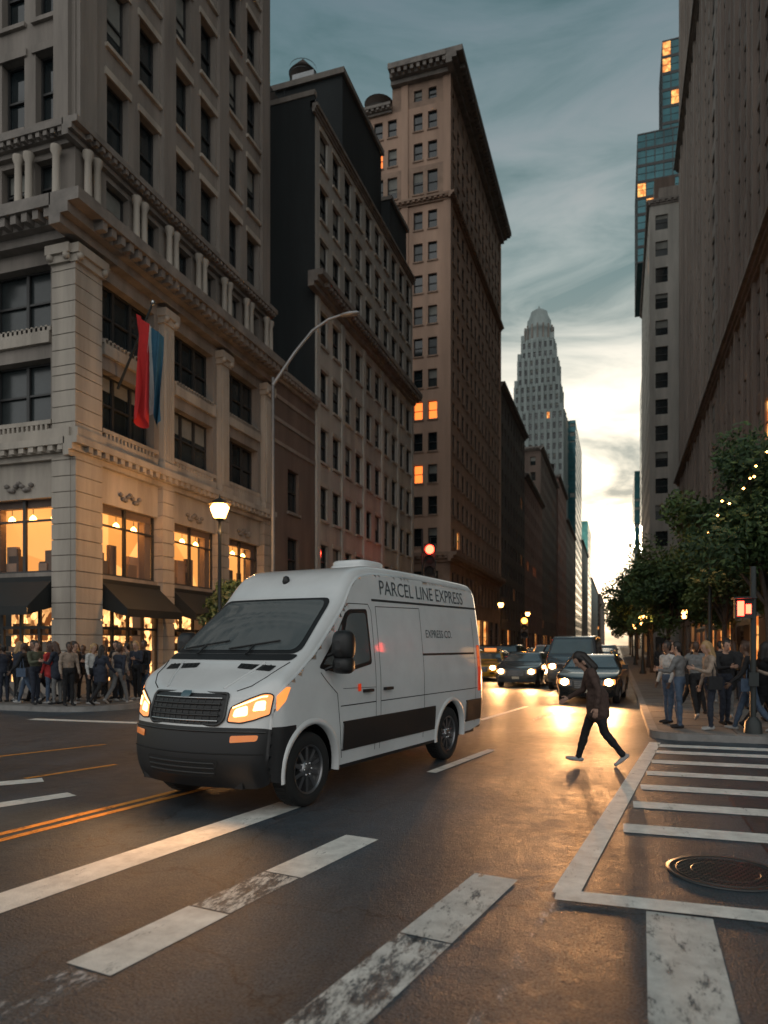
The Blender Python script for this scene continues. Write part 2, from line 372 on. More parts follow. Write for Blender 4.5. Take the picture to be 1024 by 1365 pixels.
# ---------- tan tower
def tan_tower():
    mb=MB(); F1=FX(-17,73.9); F2=FL(-17,73.9); W=33.7
    c1=cols(W,13,1.7); c2=[1.9,3.5,6.4,8.0,10.9,12.5,15.4,17,19.9,21.5]
    facade(mb,F1,W,0,1,6,cols(W,7,3),3.2,4.4,.6,TAND,plit=.5); facade(mb,F1,W,6,1,4.6,c1,1.5,2.8,.9,TAND,sillm=TAND)
    facade(mb,F2,23,0,1,6,[2.7,7.2,11.7,16,20],3.2,4.4,.6,TAND,plit=.4); facade(mb,F2,23,6,1,4.6,c2,1.2,2.8,.9,TAND,sillm=TAND)
    cornice(mb,F1,-.9,W,10.6,1.0,.9,TAND,.6); cornice(mb,F2,0,23,10.6,1.0,.9,TAND,.6)
    z=11.6
    facade(mb,F1,W,z,11,3.4,c1,1.25,2.0,.75,TAN,sillm=TAND,rec=.2,lit={(0,1)})
    facade(mb,F2,23,z,11,3.4,c2,1.0,1.95,.75,TAN,sillm=TAND,rec=.3,lit={(4,0),(4,1),(2,1),(9,4)},litm=LITR)
    z+=37.4
    cornice(mb,F1,-.6,W,z,.6,.6,TAND,.6); cornice(mb,F2,0,23,z,.6,.6,TAND,.6); z+=.6
    facade(mb,F1,W,z,1,3.6,c1,1.2,2.4,.6,TAND,sillm=TAND); facade(mb,F2,23,z,1,3.6,c2,1.1,2.4,.6,TAND,sillm=TAND); z+=3.6
    facade(mb,F1,W,z,2,3.2,c1,1.15,1.9,.6,TAN,sillm=TAND,rec=.2); facade(mb,F2,23,z,2,3.2,c2,1.0,1.9,.6,TAN,sillm=TAND,lit={(0,4),(0,5),(0,3)},litm=LITR); z+=6.4
    facade(mb,F1,W,z,1,2.6,c1,1.0,1.2,.6,TAND); facade(mb,F2,6.4,z,1,2.6,[1.9,3.5],.9,1.2,.6,TAND)
    z+=2.6
    cornice(mb,F1,-1.7,W,z,1.5,1.7,CORN,.7); cornice(mb,F2,0,6.4,z,1.5,1.7,CORN,.7)
    cornice(mb,F2,6.4,23,z-2.6,.8,.8,CORN,.6)
    for u in (.3,W-.3): mb.fbox(F1,u-.5,u+.5,11.7,z,-.05,.12,TAN)
    for u in (.35,5.0): mb.fbox(F2,u-.4,u+.35,11.7,z,-.05,.12,TAN)
    mb.face([(-23.4,73.9,z-2.6),(-23.4,107.6,z-2.6),(-23.4,107.6,z+1.4),(-23.4,73.9,z+1.4)],TAND)
    mb.face([(-23.4,73.9,z+1.4),(-17,73.9,z+1.4),(-17,107.6,z+1.4),(-23.4,107.6,z+1.4)],BLACKW)
    core(mb,-40,73.9,-17,107.6,z-2.55,TAN)
    mb.box((-36,84,z-2.6),(-25,94,z+5),BLACKW)
    mb.obj('tan_brick_tower')
tan_tower()
# ---------- rows
def simple(name,side,x,y0,y1,H,wall,n,fh=3.5,ww=1.2,wh=2.0,plit=.03,depth=22,front=True,pier=None,glass=None,extra=None,nc=None,det=False,cor=.8,rec=.3):
    mb=MB(); W=y1-y0; F=FX(x,y0) if side<0 else FR_(x,y0); FF=FL(x,y0) if side<0 else FRF(x,y0)
    nf=int((H-5)/fh)
    facade(mb,F,W,0,1,5,cols(W,max(2,int(W/5)),2.5),3,3.6,.6,wall,plit=.6,detail=det)
    facade(mb,F,W,5,nf,fh,cols(W,n,W/n/2),ww,wh,.8,wall,plit=plit,detail=det,pier=pier,glass=glass,rec=rec)
    zt=5+nf*fh
    if front:
        k=nc or 6; facade(mb,FF,depth,0,nf+1,zt/(nf+1),cols(depth,k,depth/k/2),ww,wh,.8,wall,plit=plit,detail=det,glass=glass)
    mb.fq(F,0,W,zt,zt+1.0,0,wall); mb.fq(FF,0,depth,zt,zt+1.0,0,wall)
    if cor: cornice(mb,F,-cor,W,zt+.6,.8,cor,CORN if wall!=TEALG else FRAME,.8); cornice(mb,FF,0,depth,zt+.6,.8,cor,CORN if wall!=TEALG else FRAME,.8)
    x2=x-depth if side<0 else x+depth
    core(mb,min(x,x2),y0,max(x,x2),y1,zt+1.0,wall)
    if extra: extra(mb,x,y0,y1,zt+1)
    mb.obj(name)
def bulk(mb,x,y0,y1,z):
    s=-1 if x<0 else 1
    for i in range(4):
        w=R.uniform(2,6);a=x+s*R.uniform(.6,7);b=y0+R.uniform(.5,max(2,(y1-y0)-7))
        mb.box((min(a,a+s*w),b,z),(max(a,a+s*w),b+w,z+R.uniform(1.5,7)),R.choice((BLACKW,DBROWN,STONE_D,BROWN)))
simple('dark_brick_building',-1,-17,108,137,41,DBROWN,9,extra=bulk)
simple('red_brick_building',-1,-17,137.2,170,34,REDB,10,extra=bulk)
simple('limestone_building',-1,-17.4,170.5,215,48,BROWN,13,extra=bulk)
simple('red_brick_building',-1,-17,215.5,250,52,REDB,10,extra=bulk)
simple('limestone_building',-1,-17,250.5,299,44,STONE_D,13,extra=bulk)
simple('glass_skyscraper',-1,-16.7,300,350,95,TEALG,18,ww=2.0,wh=2.6,front=True,depth=20,glass=TEALG,nc=8,cor=0)
simple('limestone_building',-1,-16.7,351,420,52,HAZED,16,extra=bulk)
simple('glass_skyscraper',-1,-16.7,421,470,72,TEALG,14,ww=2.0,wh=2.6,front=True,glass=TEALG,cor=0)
simple('limestone_building',-1,-16.7,471,620,46,HAZED,20,extra=bulk)
simple('red_brick_building',-1,-14.7,621,820,44,BROWN,20)
water_tank(-21,150,36,1.6,3); water_tank(-22,190,48,1.8,3.4); water_tank(-21,228,53,1.8,3.2)
def spire():
    mb=MB(); cx,cy=-28.2,270
    def tier(w,z0,z1,n,m=HAZED):
        nf=max(1,round((z1-z0)/3.8)); fh=(z1-z0)/nf
        for F in ((V((cx+w/2,cy-w/2,0)),V((-1,0,0)),V((0,-1,0))),(V((cx+w/2,cy-w/2,0)),V((0,1,0)),V((1,0,0))),(V((cx-w/2,cy-w/2,0)),V((0,1,0)),V((-1,0,0)))):
            facade(mb,F,w,z0,nf,fh,cols(w,n,w/n/2),w/n*.45,fh*.6,fh*.2,m,detail=False,plit=.03,pier=(w/n*.3,.4),pbl=.3)
        mb.face([(cx-w/2,cy-w/2,z1),(cx+w/2,cy-w/2,z1),(cx+w/2,cy+w/2,z1),(cx-w/2,cy+w/2,z1)],m)
        for sx in (-1,1):
            for sy in (-1,1):
                mb.box((cx+sx*w*.46-.6,cy+sy*w*.46-.6,z1),(cx+sx*w*.46+.6,cy+sy*w*.46+.6,z1+2.2),m)
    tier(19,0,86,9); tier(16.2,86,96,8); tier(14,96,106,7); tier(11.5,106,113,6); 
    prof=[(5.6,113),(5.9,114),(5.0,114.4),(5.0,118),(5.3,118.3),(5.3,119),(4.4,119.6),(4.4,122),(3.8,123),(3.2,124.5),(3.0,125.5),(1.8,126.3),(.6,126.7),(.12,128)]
    mb.lathe((cx,cy,0),prof,HAZED,n=16)
    for k in range(16):
        a=k*math.pi/8; mb.box((-.25,-.2,113),(.25,.35,119.5),STONE_D,Matrix.Translation((cx,cy,0))@Matrix.Rotation(a,4,'Z')@Matrix.Translation((0,5.15,0)))
    mb.obj('art_deco_skyscraper')
spire()
simple('dark_granite_skyscraper',1,8,20,68,108,RDARK,20,fh=3.7,ww=1.5,wh=2.6,depth=30,pier=(.35,.14),plit=.012,det=False,nc=14,rec=.12)
simple('dark_limestone_skyscraper',1,8,68.2,107.9,118,RDARK2,14,fh=3.7,ww=1.9,wh=2.6,depth=30,pier=(.4,.14),plit=.012,nc=10,rec=.1)
mb=MB()
for zz in (9.0,24.0,68.0): cornice(mb,FR_(8,20.05),0,87.8,zz,.7,.7,CORN,0)
mb.obj('stone_belt_course')
simple('pale_office_building',1,4.3,112,150,66,GREYB,12,fh=3.8,ww=1.7,wh=2.2,depth=30,plit=.01,nc=9,extra=bulk,cor=.4)
def tealtower():
    mb=MB()
    for (x0,y0,x1,y1,z0,z1) in ((4.0,172,34,200,88.6,118),(6.8,174,30,198,0,88.6),(9.5,176,30,190,118,141)):
        W=x1-x0; FF=FRF(x0,y0); n=int(W/1.8); nf=int((z1-z0)/3.6); fh=(z1-z0)/nf
        facade(mb,FF,W,z0,nf,fh,cols(W,n,W/n/2),W/n*.9,fh*.82,fh*.09,FRAME,rec=.08,detail=False,glass=TEALG,pbl=0,plit=.02)
        D=y1-y0; n=int(D/1.8)
        facade(mb,FR_(x0,y0),D,z0,nf,fh,cols(D,n,D/n/2),D/n*.9,fh*.82,fh*.09,FRAME,rec=.08,detail=False,glass=TEALG,pbl=0,plit=.02)
        for z in (z0,z1): mb.face([(x0,y0,z),(x1,y0,z),(x1,y1,z),(x0,y1,z)],TEALG)
        mb.face([(x0,y1,z0),(x1,y1,z0),(x1,y1,z1),(x0,y1,z1)],TEALG)
    mb.obj('glass_skyscraper')
tealtower()
simple('limestone_building',1,7,151,171,30,STONE_D,6,extra=bulk)
simple('glass_skyscraper',1,7.1,232,268,90,TEALG,14,ww=2,wh=2.7,glass=TEALG,cor=0,nc=9)
simple('limestone_building',1,7.5,201,231,32,BROWN,8,extra=bulk)
simple('glass_skyscraper',1,6.3,322,370,78,TEALG,14,ww=2,wh=2.7,glass=TEALG,cor=0,nc=9)
simple('limestone_building',1,7.5,269,321,36,STONE_D,10,extra=bulk)
simple('limestone_building',1,7.5,371,620,40,HAZED,20)
mb=MB()
mb.box((3.6,30,3.3),(7.95,37,3.6),AWN); mb.box((3.5,29.9,3.6),(7.95,37.1,3.75),CORN)
for y in (30.4,36.6): mb.tube([(3.9,y,.13),(3.9,y,3.3)],.06,GALV)
for i in range(6): mb.lathe((5,30.8+i,3.27),[(.001,.03),(.09,.02),(.09,0),(.001,-.02)],LAMPG,n=8)
mb.obj('entrance_canopy')
mb=MB()
for y0,y1 in ((22,28),(39,46),(48,56),(59,66)):
    mb.face([(7.9,y0,3.9),(7.9,y1,3.9),(6.3,y1,3.1),(6.3,y0,3.1)],AWN); mb.face([(6.3,y0,3.1),(6.3,y1,3.1),(6.3,y1,2.8),(6.3,y0,2.8)],AWN)
mb.obj('shop_awning')
# ------------------------------------------------------------------ ground
GR=mat('ground_earth',(.06,.06,.058),.9,var=.2)
def asphalt(name='asphalt',k=1.):
    m=bpy.data.materials.new(name); m.use_nodes=True; nt=m.node_tree;N=nt.nodes;L=nt.links;b=N['Principled BSDF']
    tc=N.new('ShaderNodeTexCoord')
    def noise(sc,det=5,vec=None,rough=.6):
        n=N.new('ShaderNodeTexNoise'); n.inputs['Scale'].default_value=sc; n.inputs['Detail'].default_value=det; n.inputs['Roughness'].default_value=rough
        L.new(vec or tc.outputs['Object'],n.inputs['Vector']); return n.outputs['Fac']
    def mr(i,a,b_,c,d):
        r=N.new('ShaderNodeMapRange'); 
        for k_,v in zip(('From Min','From Max','To Min','To Max'),(a,b_,c,d)): r.inputs[k_].default_value=v
        L.new(i,r.inputs['Value']); return r.outputs['Result']
    def mul(a,b_,op='MULTIPLY'):
        x=N.new('ShaderNodeMath'); x.operation=op; L.new(a,x.inputs[0]); L.new(b_,x.inputs[1]); return x.outputs[0]
    mp=N.new('ShaderNodeMapping'); mp.inputs['Scale'].default_value=(1,.08,1); mp.inputs['Rotation'].default_value=(0,0,rad(9)); L.new(tc.outputs['Object'],mp.inputs['Vector'])
    big=mr(noise(.35,6),.3,.7,.78,1.25); fine=mr(noise(60,3),.3,.7,.1,2.3); med=mr(noise(3,8,None,.75),.3,.7,.75,1.25); tr=mr(noise(1.1,3,mp.outputs['Vector']),.35,.65,.7,1.25)
    vo=N.new('ShaderNodeTexVoronoi'); vo.feature='DISTANCE_TO_EDGE'; vo.inputs['Scale'].default_value=.33
    wn=N.new('ShaderNodeTexNoise'); wn.inputs['Scale'].default_value=1.8; wn.inputs['Detail'].default_value=6; L.new(tc.outputs['Object'],wn.inputs['Vector'])
    vm=N.new('ShaderNodeVectorMath'); vm.operation='MULTIPLY_ADD'; vm.inputs[1].default_value=(1.2,1.2,1.2); L.new(wn.outputs['Color'],vm.inputs[0]); L.new(tc.outputs['Object'],vm.inputs[2]); L.new(vm.outputs[0],vo.inputs['Vector'])
    crack=mr(vo.outputs['Distance'],0,.007,.3,1)
    f=mul(mul(mul(big,fine),mul(med,tr)),crack)
    v=N.new('ShaderNodeVectorMath'); v.operation='SCALE'; v.inputs[0].default_value=(.036*k,.050*k,.062*k); L.new(f,v.inputs['Scale']); L.new(v.outputs[0],b.inputs['Base Color'])
    L.new(mr(mul(noise(.5,5),noise(6,6),'ADD'),.75,1.25,.40,.56),b.inputs['Roughness'])
    b.inputs['Specular IOR Level'].default_value=.4
    bp=N.new('ShaderNodeBump'); bp.inputs['Strength'].default_value=.75; bp.inputs['Distance'].default_value=.013
    L.new(mul(noise(75,3),mr(noise(14,4),.3,.7,0,.4),'ADD'),bp.inputs['Height']); L.new(bp.outputs['Normal'],b.inputs['Normal'])
    return m
ASPH=asphalt(); ASPH2=asphalt('asphalt_repair',.75); TAR=mat('tar_seal',(.012,.012,.013),.4)
def paint(name,col,wear=.5):
    m=mat(name,col,.6,var=.25,scale=5,bump=.3,bscale=90); nt=m.node_tree;N=nt.nodes;L=nt.links
    b=N['Principled BSDF']; out=N['Material Output']
    tr=N.new('ShaderNodeBsdfTransparent'); mx=N.new('ShaderNodeMixShader')
    tc=N.new('ShaderNodeTexCoord'); mp=N.new('ShaderNodeMapping'); mp.inputs['Scale'].default_value=(1,.35,1); mp.inputs['Rotation'].default_value=(0,0,rad(40)); L.new(tc.outputs['Object'],mp.inputs['Vector'])
    n=N.new('ShaderNodeTexNoise'); n.inputs['Scale'].default_value=8; n.inputs['Detail'].default_value=11; n.inputs['Roughness'].default_value=.85; L.new(mp.outputs['Vector'],n.inputs['Vector'])
    r=N.new('ShaderNodeMapRange'); r.inputs['From Min'].default_value=wear-.05; r.inputs['From Max'].default_value=wear+.05; L.new(n.outputs['Fac'],r.inputs['Value'])
    L.new(r.outputs['Result'],mx.inputs['Fac']); L.new(tr.outputs[0],mx.inputs[1]); L.new(b.outputs[0],mx.inputs[2]); L.new(mx.outputs[0],out.inputs['Surface'])
    return m
PW=paint('white_road_paint',(.68,.68,.64),.375); PWM=paint('scuffed_white_paint',(.55,.55,.52),.42); PWW=paint('worn_white_paint',(.6,.6,.57),.5); PVW=paint('very_worn_paint',(.45,.45,.45),.56); PY=paint('yellow_road_paint',(.6,.25,.04),.42)
mb=MB(); mb.face([(-2500,-1500,-.012),(2500,-1500,-.012),(2500,4000,-.012),(-2500,4000,-.012)],GR); mb.obj('ground')
mb=MB(); mb.face([(-200,-60,0),(200,-60,0),(200,900,0),(-200,900,0)],ASPH); mb.obj('road')
rp=MB()
def patchrep(pts):
    rp.face([(x,y,.0012) for x,y in pts],ASPH2)
    for i in range(4):
        a=V((*pts[i],.0022));b=V((*pts[(i+1)%4],.0022));t=(b-a).normalized();n=V((t.y,-t.x,0))*.009; rp.face([a-n,a+n,b+n,b-n],TAR)
patchrep([(-9.5,6.4),(-7.2,6.9),(-7.6,8.4),(-9.8,8.0)]); patchrep([(1.2,6.7),(3.8,6.75),(3.8,9.0),(1.2,9.0)])
rp.obj('road_repair')
mk=MB()
def stripe(x0,y0,x1,y1,w,m,z=.004):
    a=V((x0,y0,z));b=V((x1,y1,z));t=(b-a).normalized();n=V((t.y,-t.x,0))*w/2
    mk.face([a-n,a+n,b+n,b-n],m)
stripe(-4.45,1.0,-3.42,7.15,.36,PW)
stripe(-2.72,3.15,-2.57,4.1,.34,PW); stripe(-2.565,4.12,-2.44,4.9,.32,PWW); stripe(-2.43,4.92,-2.22,6.1,.34,PW); stripe(-2.98,1.4,-2.725,3.12,.34,PVW)
stripe(-1.4,2.4,-1.1,4.1,.34,PWW); stripe(-1.098,4.12,-.88,5.38,.34,PWM)
stripe(-.36,5.15,.62,13.7,.19,PW)
stripe(-.42,5.12,6,5.12,.22,PW,.0075)
stripe(.27,1.5,.37,4.98,.40,PWM); stripe(-.85,1.2,-.4,4.95,.12,PVW)
for y in (13.3,12.5,11.45,10.4,9.35,8.3,7.2): stripe(.42-(12.5-y)*.1+.15,y,9.5,y,.34,PW)
stripe(-5.9,1.5,-4.66,8.3,.1,PY); stripe(-6.1,1.5,-4.86,8.3,.1,PY)
stripe(-6.75,5.4,-6.1,6.8,.26,PW); stripe(-7.8,6.6,-7.1,7.4,.3,PW)
stripe(-7.4,7.4,-7.0,8.7,.1,PY); stripe(-9.3,8.6,-8.6,10.4,.1,PY)
stripe(-13.2,13.4,-10.2,13.5,.3,PW)
stripe(-2.45,9.5,-2.02,11.9,.15,PW); stripe(-3.07,16.5,-2.5,20.6,.14,PW); stripe(-1.91,16.8,-1.62,19,.12,PWW)
for k in range(12): stripe(-2.35,26+k*7,-2.3,29+k*7,.14,PW); stripe(-5.4,18+k*7,-5.3,21+k*7,.14,PW); stripe(-8.4,18+k*7,-8.3,21+k*7,.14,PW)
for k in range(9): stripe(-12.2+k*1.35,60.5,-12.2+k*1.35,63.5,.4,PW)
mk.obj('road_markings')
DIRTYJ=mat('pavement_joint',(.04,.04,.04),.9)
def slab(name,x0,y0,x1,y1,corner=None,h=.13,r=1.6):
    mb=MB(); pts=[]
    cs=[(x0,y0),(x1,y0),(x1,y1),(x0,y1)]
    for i,c in enumerate(cs):
        if i==corner:
            sx=1 if c[0]==x0 else -1; sy=1 if c[1]==y0 else -1
            cc=(c[0]+sx*r,c[1]+sy*r)
            a0={0:math.pi,1:1.5*math.pi}[i]
            for k in range(9):
                a=a0+k*math.pi/16; pts.append((cc[0]+r*math.cos(a),cc[1]+r*math.sin(a)))
        else: pts.append(c)
    mb.face([(p[0],p[1],h) for p in pts],CONC)
    n=len(pts)
    for i in range(n):
        p=pts[i];q=pts[(i+1)%n]
        mb.face([(p[0],p[1],-.01),(q[0],q[1],-.01),(q[0],q[1],h+.001),(p[0],p[1],h+.001)],KERB)
        t=(V((q[0],q[1],0))-V((p[0],p[1],0))); 
        if t.length>0:
            t.normalize(); nn=V((-t.y,t.x,0))*.16
            mb.face([(p[0],p[1],h+.004),(q[0],q[1],h+.004),(q[0]+nn.x,q[1]+nn.y,h+.004),(p[0]+nn.x,p[1]+nn.y,h+.004)],KERB)
    y=y0+1.5
    J=DIRTYJ
    while y<min(y1,y0+60):
        if corner==0: mb.box((x0+.2,y,h+.0005),(x0+8,y+.02,h+.003),J)
        else: mb.box((x1-8,y,h+.0005),(x1-.2,y+.02,h+.003),J)
        y+=1.5
    for k in range(1,5):
        xx=x0+k*1.5 if corner==0 else x1-k*1.5
        mb.box((xx,y0+.3,h+.0012),(xx+.02,min(y1,y0+60),h+.0034),J)
    mb.obj(name)
slab('sidewalk',.55,14.1,60,900,corner=0,r=.6); slab('sidewalk',-70,15,-12.7,60,corner=1); slab('sidewalk',-70,73,-12.7,900,corner=1)
slab('sidewalk',9.7,-60,60,2.5,corner=None); slab('sidewalk',-70,-60,-14,-1,corner=None)
mb=MB(); c=(.78,6.02,.0)
mb.lathe(c,[(.43,.004),(.43,.012),(.385,.014),(.38,.006)],DIRTY,n=48)
mb.lathe(c,[(.378,.006),(.001,.006)],METAL,n=48)
for i in range(-8,9):
    for j in range(-8,9):
        x=i*.044+(.022 if j%2 else 0);y=j*.04
        if x*x+y*y<.345**2: mb.box((c[0]+x-.013,c[1]+y-.011,.0065),(c[0]+x+.013,c[1]+y+.011,.013),DIRTY)
for rr in (.36,.25): mb.lathe(c,[(rr,.0066),(rr,.0135),(rr-.012,.0135),(rr-.012,.0066)],DIRTY,n=40)
mb.obj('manhole_cover')
# ------------------------------------------------------------------ vehicles
def catmull(pts,step=.05):
    out=[]
    P=[pts[0]]+list(pts)+[pts[-1]]
    for i in range(1,len(P)-2):
        p0,p1,p2,p3=[V((*p,0)) for p in P[i-1:i+3]]
        n=max(2,int((p2-p1).length/step))
        for k in range(n):
            t=k/n
            out.append(.5*((2*p1)+(-p0+p2)*t+(2*p0-5*p1+4*p2-p3)*t*t+(-p0+3*p1-3*p2+p3)*t**3))
    out.append(V((*pts[-1],0))); return out
def sst(x,a,b):
    t=max(0,min(1,(x-a)/(b-a))); return t*t*(3-2*t)
class Body:
    def __init__(s,prof,W,nose,cf,r,step=.05):
        s.P=catmull(prof,step); s.W=W;s.nose=nose;s.cf=cf;s.r=r;s.N=[]
        n=len(s.P)
        for i in range(n):
            a=s.P[max(0,i-2)];b=s.P[min(n-1,i+2)];t=(b-a).normalized(); s.N.append(V((-t.y,t.x,0)))
    def sz(s,z):
        for i in range(1,len(s.P)):
            if s.P[i].y>=z:
                a,b=s.P[i-1].y,s.P[i].y; return i-1+(z-a)/max(1e-6,b-a)
        return len(s.P)-1
    def top(s,si,v,off=0):
        i=max(0,min(len(s.P)-2,int(si))); f=si-i
        p=s.P[i].lerp(s.P[i+1],f); n=s.N[i].lerp(s.N[i+1],f).normalized()
        W=s.W(p.y); w=max(0,min(1,(abs(v)*W-(W-s.r))/s.r)); c=math.sqrt(max(0,1-w*w))
        a=p+n*(s.r*(1-c))-n*off*c
        sg=1 if v>=0 else -1
        return V((a.x-s.cf(a.x,a.y)*v*v, v*s.W(a.y)*s.nose(a.x)+sg*w*off, a.y))
    def side(s,x,z,off=0,sg=1): return V((x-s.cf(x,z),sg*(s.W(z)*s.nose(x)+off),z))
    def inset(s): return [(p+n*s.r) for p,n in zip(s.P,s.N)]
VS=[0,.15,.3,.45,.6,.72,.8,.86,.9,.92,.94,.955,.97,.98,.99,1.0]
VS=[-v for v in VS[:0:-1]]+VS
def patch(mb,poly,fm,su,sv,m,mf=None,smooth=True,ucuts=(),vcuts=()):
    bm=bmesh.new(); vs=[bm.verts.new((p[0],p[1],0)) for p in poly]; bm.faces.new(vs)
    us=[p[0] for p in poly]; ws=[p[1] for p in poly]
    def cut(co,no): bmesh.ops.bisect_plane(bm,geom=bm.verts[:]+bm.edges[:]+bm.faces[:],dist=1e-6,plane_co=co,plane_no=no)
    u=min(us)+su
    while u<max(us)-1e-4: cut((u,0,0),(1,0,0)); u+=su
    for u in ucuts: cut((u,0,0),(1,0,0))
    w=min(ws)+sv
    while w<max(ws)-1e-4: cut((0,w,0),(0,1,0)); w+=sv
    for w in vcuts: cut((0,w,0),(0,1,0))
    bm.verts.index_update(); i0=len(mb.v)
    for v in bm.verts: mb.v.append(tuple(fm(v.co.x,v.co.y)))
    for f in bm.faces:
        mb.f.append(tuple(i0+v.index for v in f.verts)); c=f.calc_center_median()
        mb.m.append(mb.mi(mf(c.x,c.y) if mf else m)); mb.sm.append(smooth)
    bm.free()
def rpoly(pts,r=.05,n=4):
    out=[];N=len(pts)
    for i in range(N):
        p=V(pts[i]);a=V(pts[i-1]);b=V(pts[(i+1)%N])
        rr=min(r,(a-p).length*.45,(b-p).length*.45)
        p0=p+(a-p).normalized()*rr;p1=p+(b-p).normalized()*rr
        for k in range(n+1):
            t=k/n; out.append(tuple(p0*(1-t)**2+p*2*t*(1-t)+p1*t*t))
    return out
def body_mesh(mb,B,m,arches,zb,topmf=None,sidemf=None,cutsv=(),cutsu=()):
    n=len(B.P)
    rows=[[B.top(i,v) for v in VS] for i in range(n)]
    mb.grid(rows,m,True,False,topmf)
    ins=B.inset(); poly=[(p.x,p.y) for p in ins]
    for (xc,zc,ra) in sorted(arches):
        ph=math.asin((zb-zc)/ra)
        for k in range(25):
            a=(math.pi-ph)+(2*ph-math.pi)*k/24; poly.append((xc+ra*math.cos(a),zc+ra*math.sin(a)))
    for sg in (1,-1):
        patch(mb,poly,lambda x,z:B.side(x,z,0,sg),.1,.06,m,sidemf,vcuts=cutsv,ucuts=cutsu)
        for (xc,zc,ra) in arches:
            ph=math.asin((zb-zc)/ra)
            arc=[(math.pi-ph)+(2*ph-math.pi)*k/24 for k in range(25)]
            o=[B.side(xc+ra*math.cos(a),zc+ra*math.sin(a),.0,sg) for a in arc]
            inn=[V((p.x,sg*.45,p.z)) for p in o]
            mb.grid([o,inn],BLACK)
            mb.face(inn,BLACK)
            lip=[B.side(xc+(ra+.055)*math.cos(a),zc+(ra+.055)*math.sin(a),.002,sg) for a in arc]
            lip2=[B.side(xc+(ra+.03)*math.cos(a),zc+(ra+.03)*math.sin(a),.022,sg) for a in arc]
            lip3=[B.side(xc+(ra-.008)*math.cos(a),zc+(ra-.008)*math.sin(a),.02,sg) for a in arc]
            lip4=[B.side(xc+(ra-.01)*math.cos(a),zc+(ra-.01)*math.sin(a),-.06,sg) for a in arc]
            mb.grid([lip,lip2,lip3,lip4],m)
def wheel(mb,x,y,z,r,sg,w=.22):
    yo=y; yi=y-sg*w
    t=[(r*.62,yi),(r*.9,yi),(r,yi+sg*.04),(r,yo-sg*.04),(r*.975,yo-sg*.012),(r*.9,yo),(r*.7,yo-sg*.004),(r*.66,yo-sg*.012)]
    mb.lathe((x,0,z),t,RUB,'y',40)
    mb.lathe((x,0,z),[(r*.66,yo-sg*.01),(r*.64,yo-sg*.01),(r*.6,yo-sg*.05),(r*.56,yo-sg*.1),(.01,yo-sg*.11)],DIRTY,'y',40)
    mb.lathe((x,0,z),[(r*.665,yo-sg*.008),(r*.62,yo-sg*.012),(r*.615,yo-sg*.03)],RIM,'y',40)
    mb.lathe((x,0,z),[(r*.26,yo-sg*.09),(r*.24,yo-sg*.03),(r*.1,yo-sg*.02),(.004,yo-sg*.018)],RIM,'y',20)
    for k in range(10):
        a=k*math.pi/5
        M=Matrix.Translation((x,0,z))@Matrix.Rotation(a,4,'Y')
        mb.box((-.022,min(yo-sg*.1,yo-sg*.035),r*.2),(.022,max(yo-sg*.1,yo-sg*.035),r*.62),RIM,M)
    for k in range(6):
        a=k*math.pi/3; mb.lathe((x+r*.17*math.cos(a),0,z+r*.17*math.sin(a)),[(.016,yo-sg*.03),(.016,yo-sg*.012),(.002,yo-sg*.01)],CHROME,'y',6)
    for k in range(48):
        M=Matrix.Translation((x,0,z))@Matrix.Rotation(k*math.pi/24,4,'Y')
        a,b=sorted((yo-sg*.05,yi+sg*.05)); mb.box((-.012,a,r-.002),(.012,b,r+.006),RUB,M)
def strip(mb,B,pts,w,m,off,sides=(1,-1)):
    for sg in sides:
        for i in range(len(pts)-1):
            a=V(pts[i]);b=V(pts[i+1]);n=int(max(1,(b-a).length/.08)); t=(b-a).normalized();q=V((-t.y,t.x))*w/2
            for k in range(n):
                c=a.lerp(b,k/n);d=a.lerp(b,(k+1)/n)
                mb.face([B.side(*(c-q),off,sg),B.side(*(c+q),off,sg),B.side(*(d+q),off,sg),B.side(*(d-q),off,sg)],m)
def textmesh(s,size):
    cu=bpy.data.curves.new('t','FONT'); cu.body=s; cu.size=size; cu.resolution_u=3
    o=bpy.data.objects.new('t',cu); COL.objects.link(o); dg=bpy.context.evaluated_depsgraph_get()
    me=bpy.data.meshes.new_from_object(o.evaluated_get(dg)); vs=[v.co.copy() for v in me.vertices]; fs=[tuple(p.vertices) for p in me.polygons]
    bpy.data.objects.remove(o); bpy.data.meshes.remove(me); return vs,fs
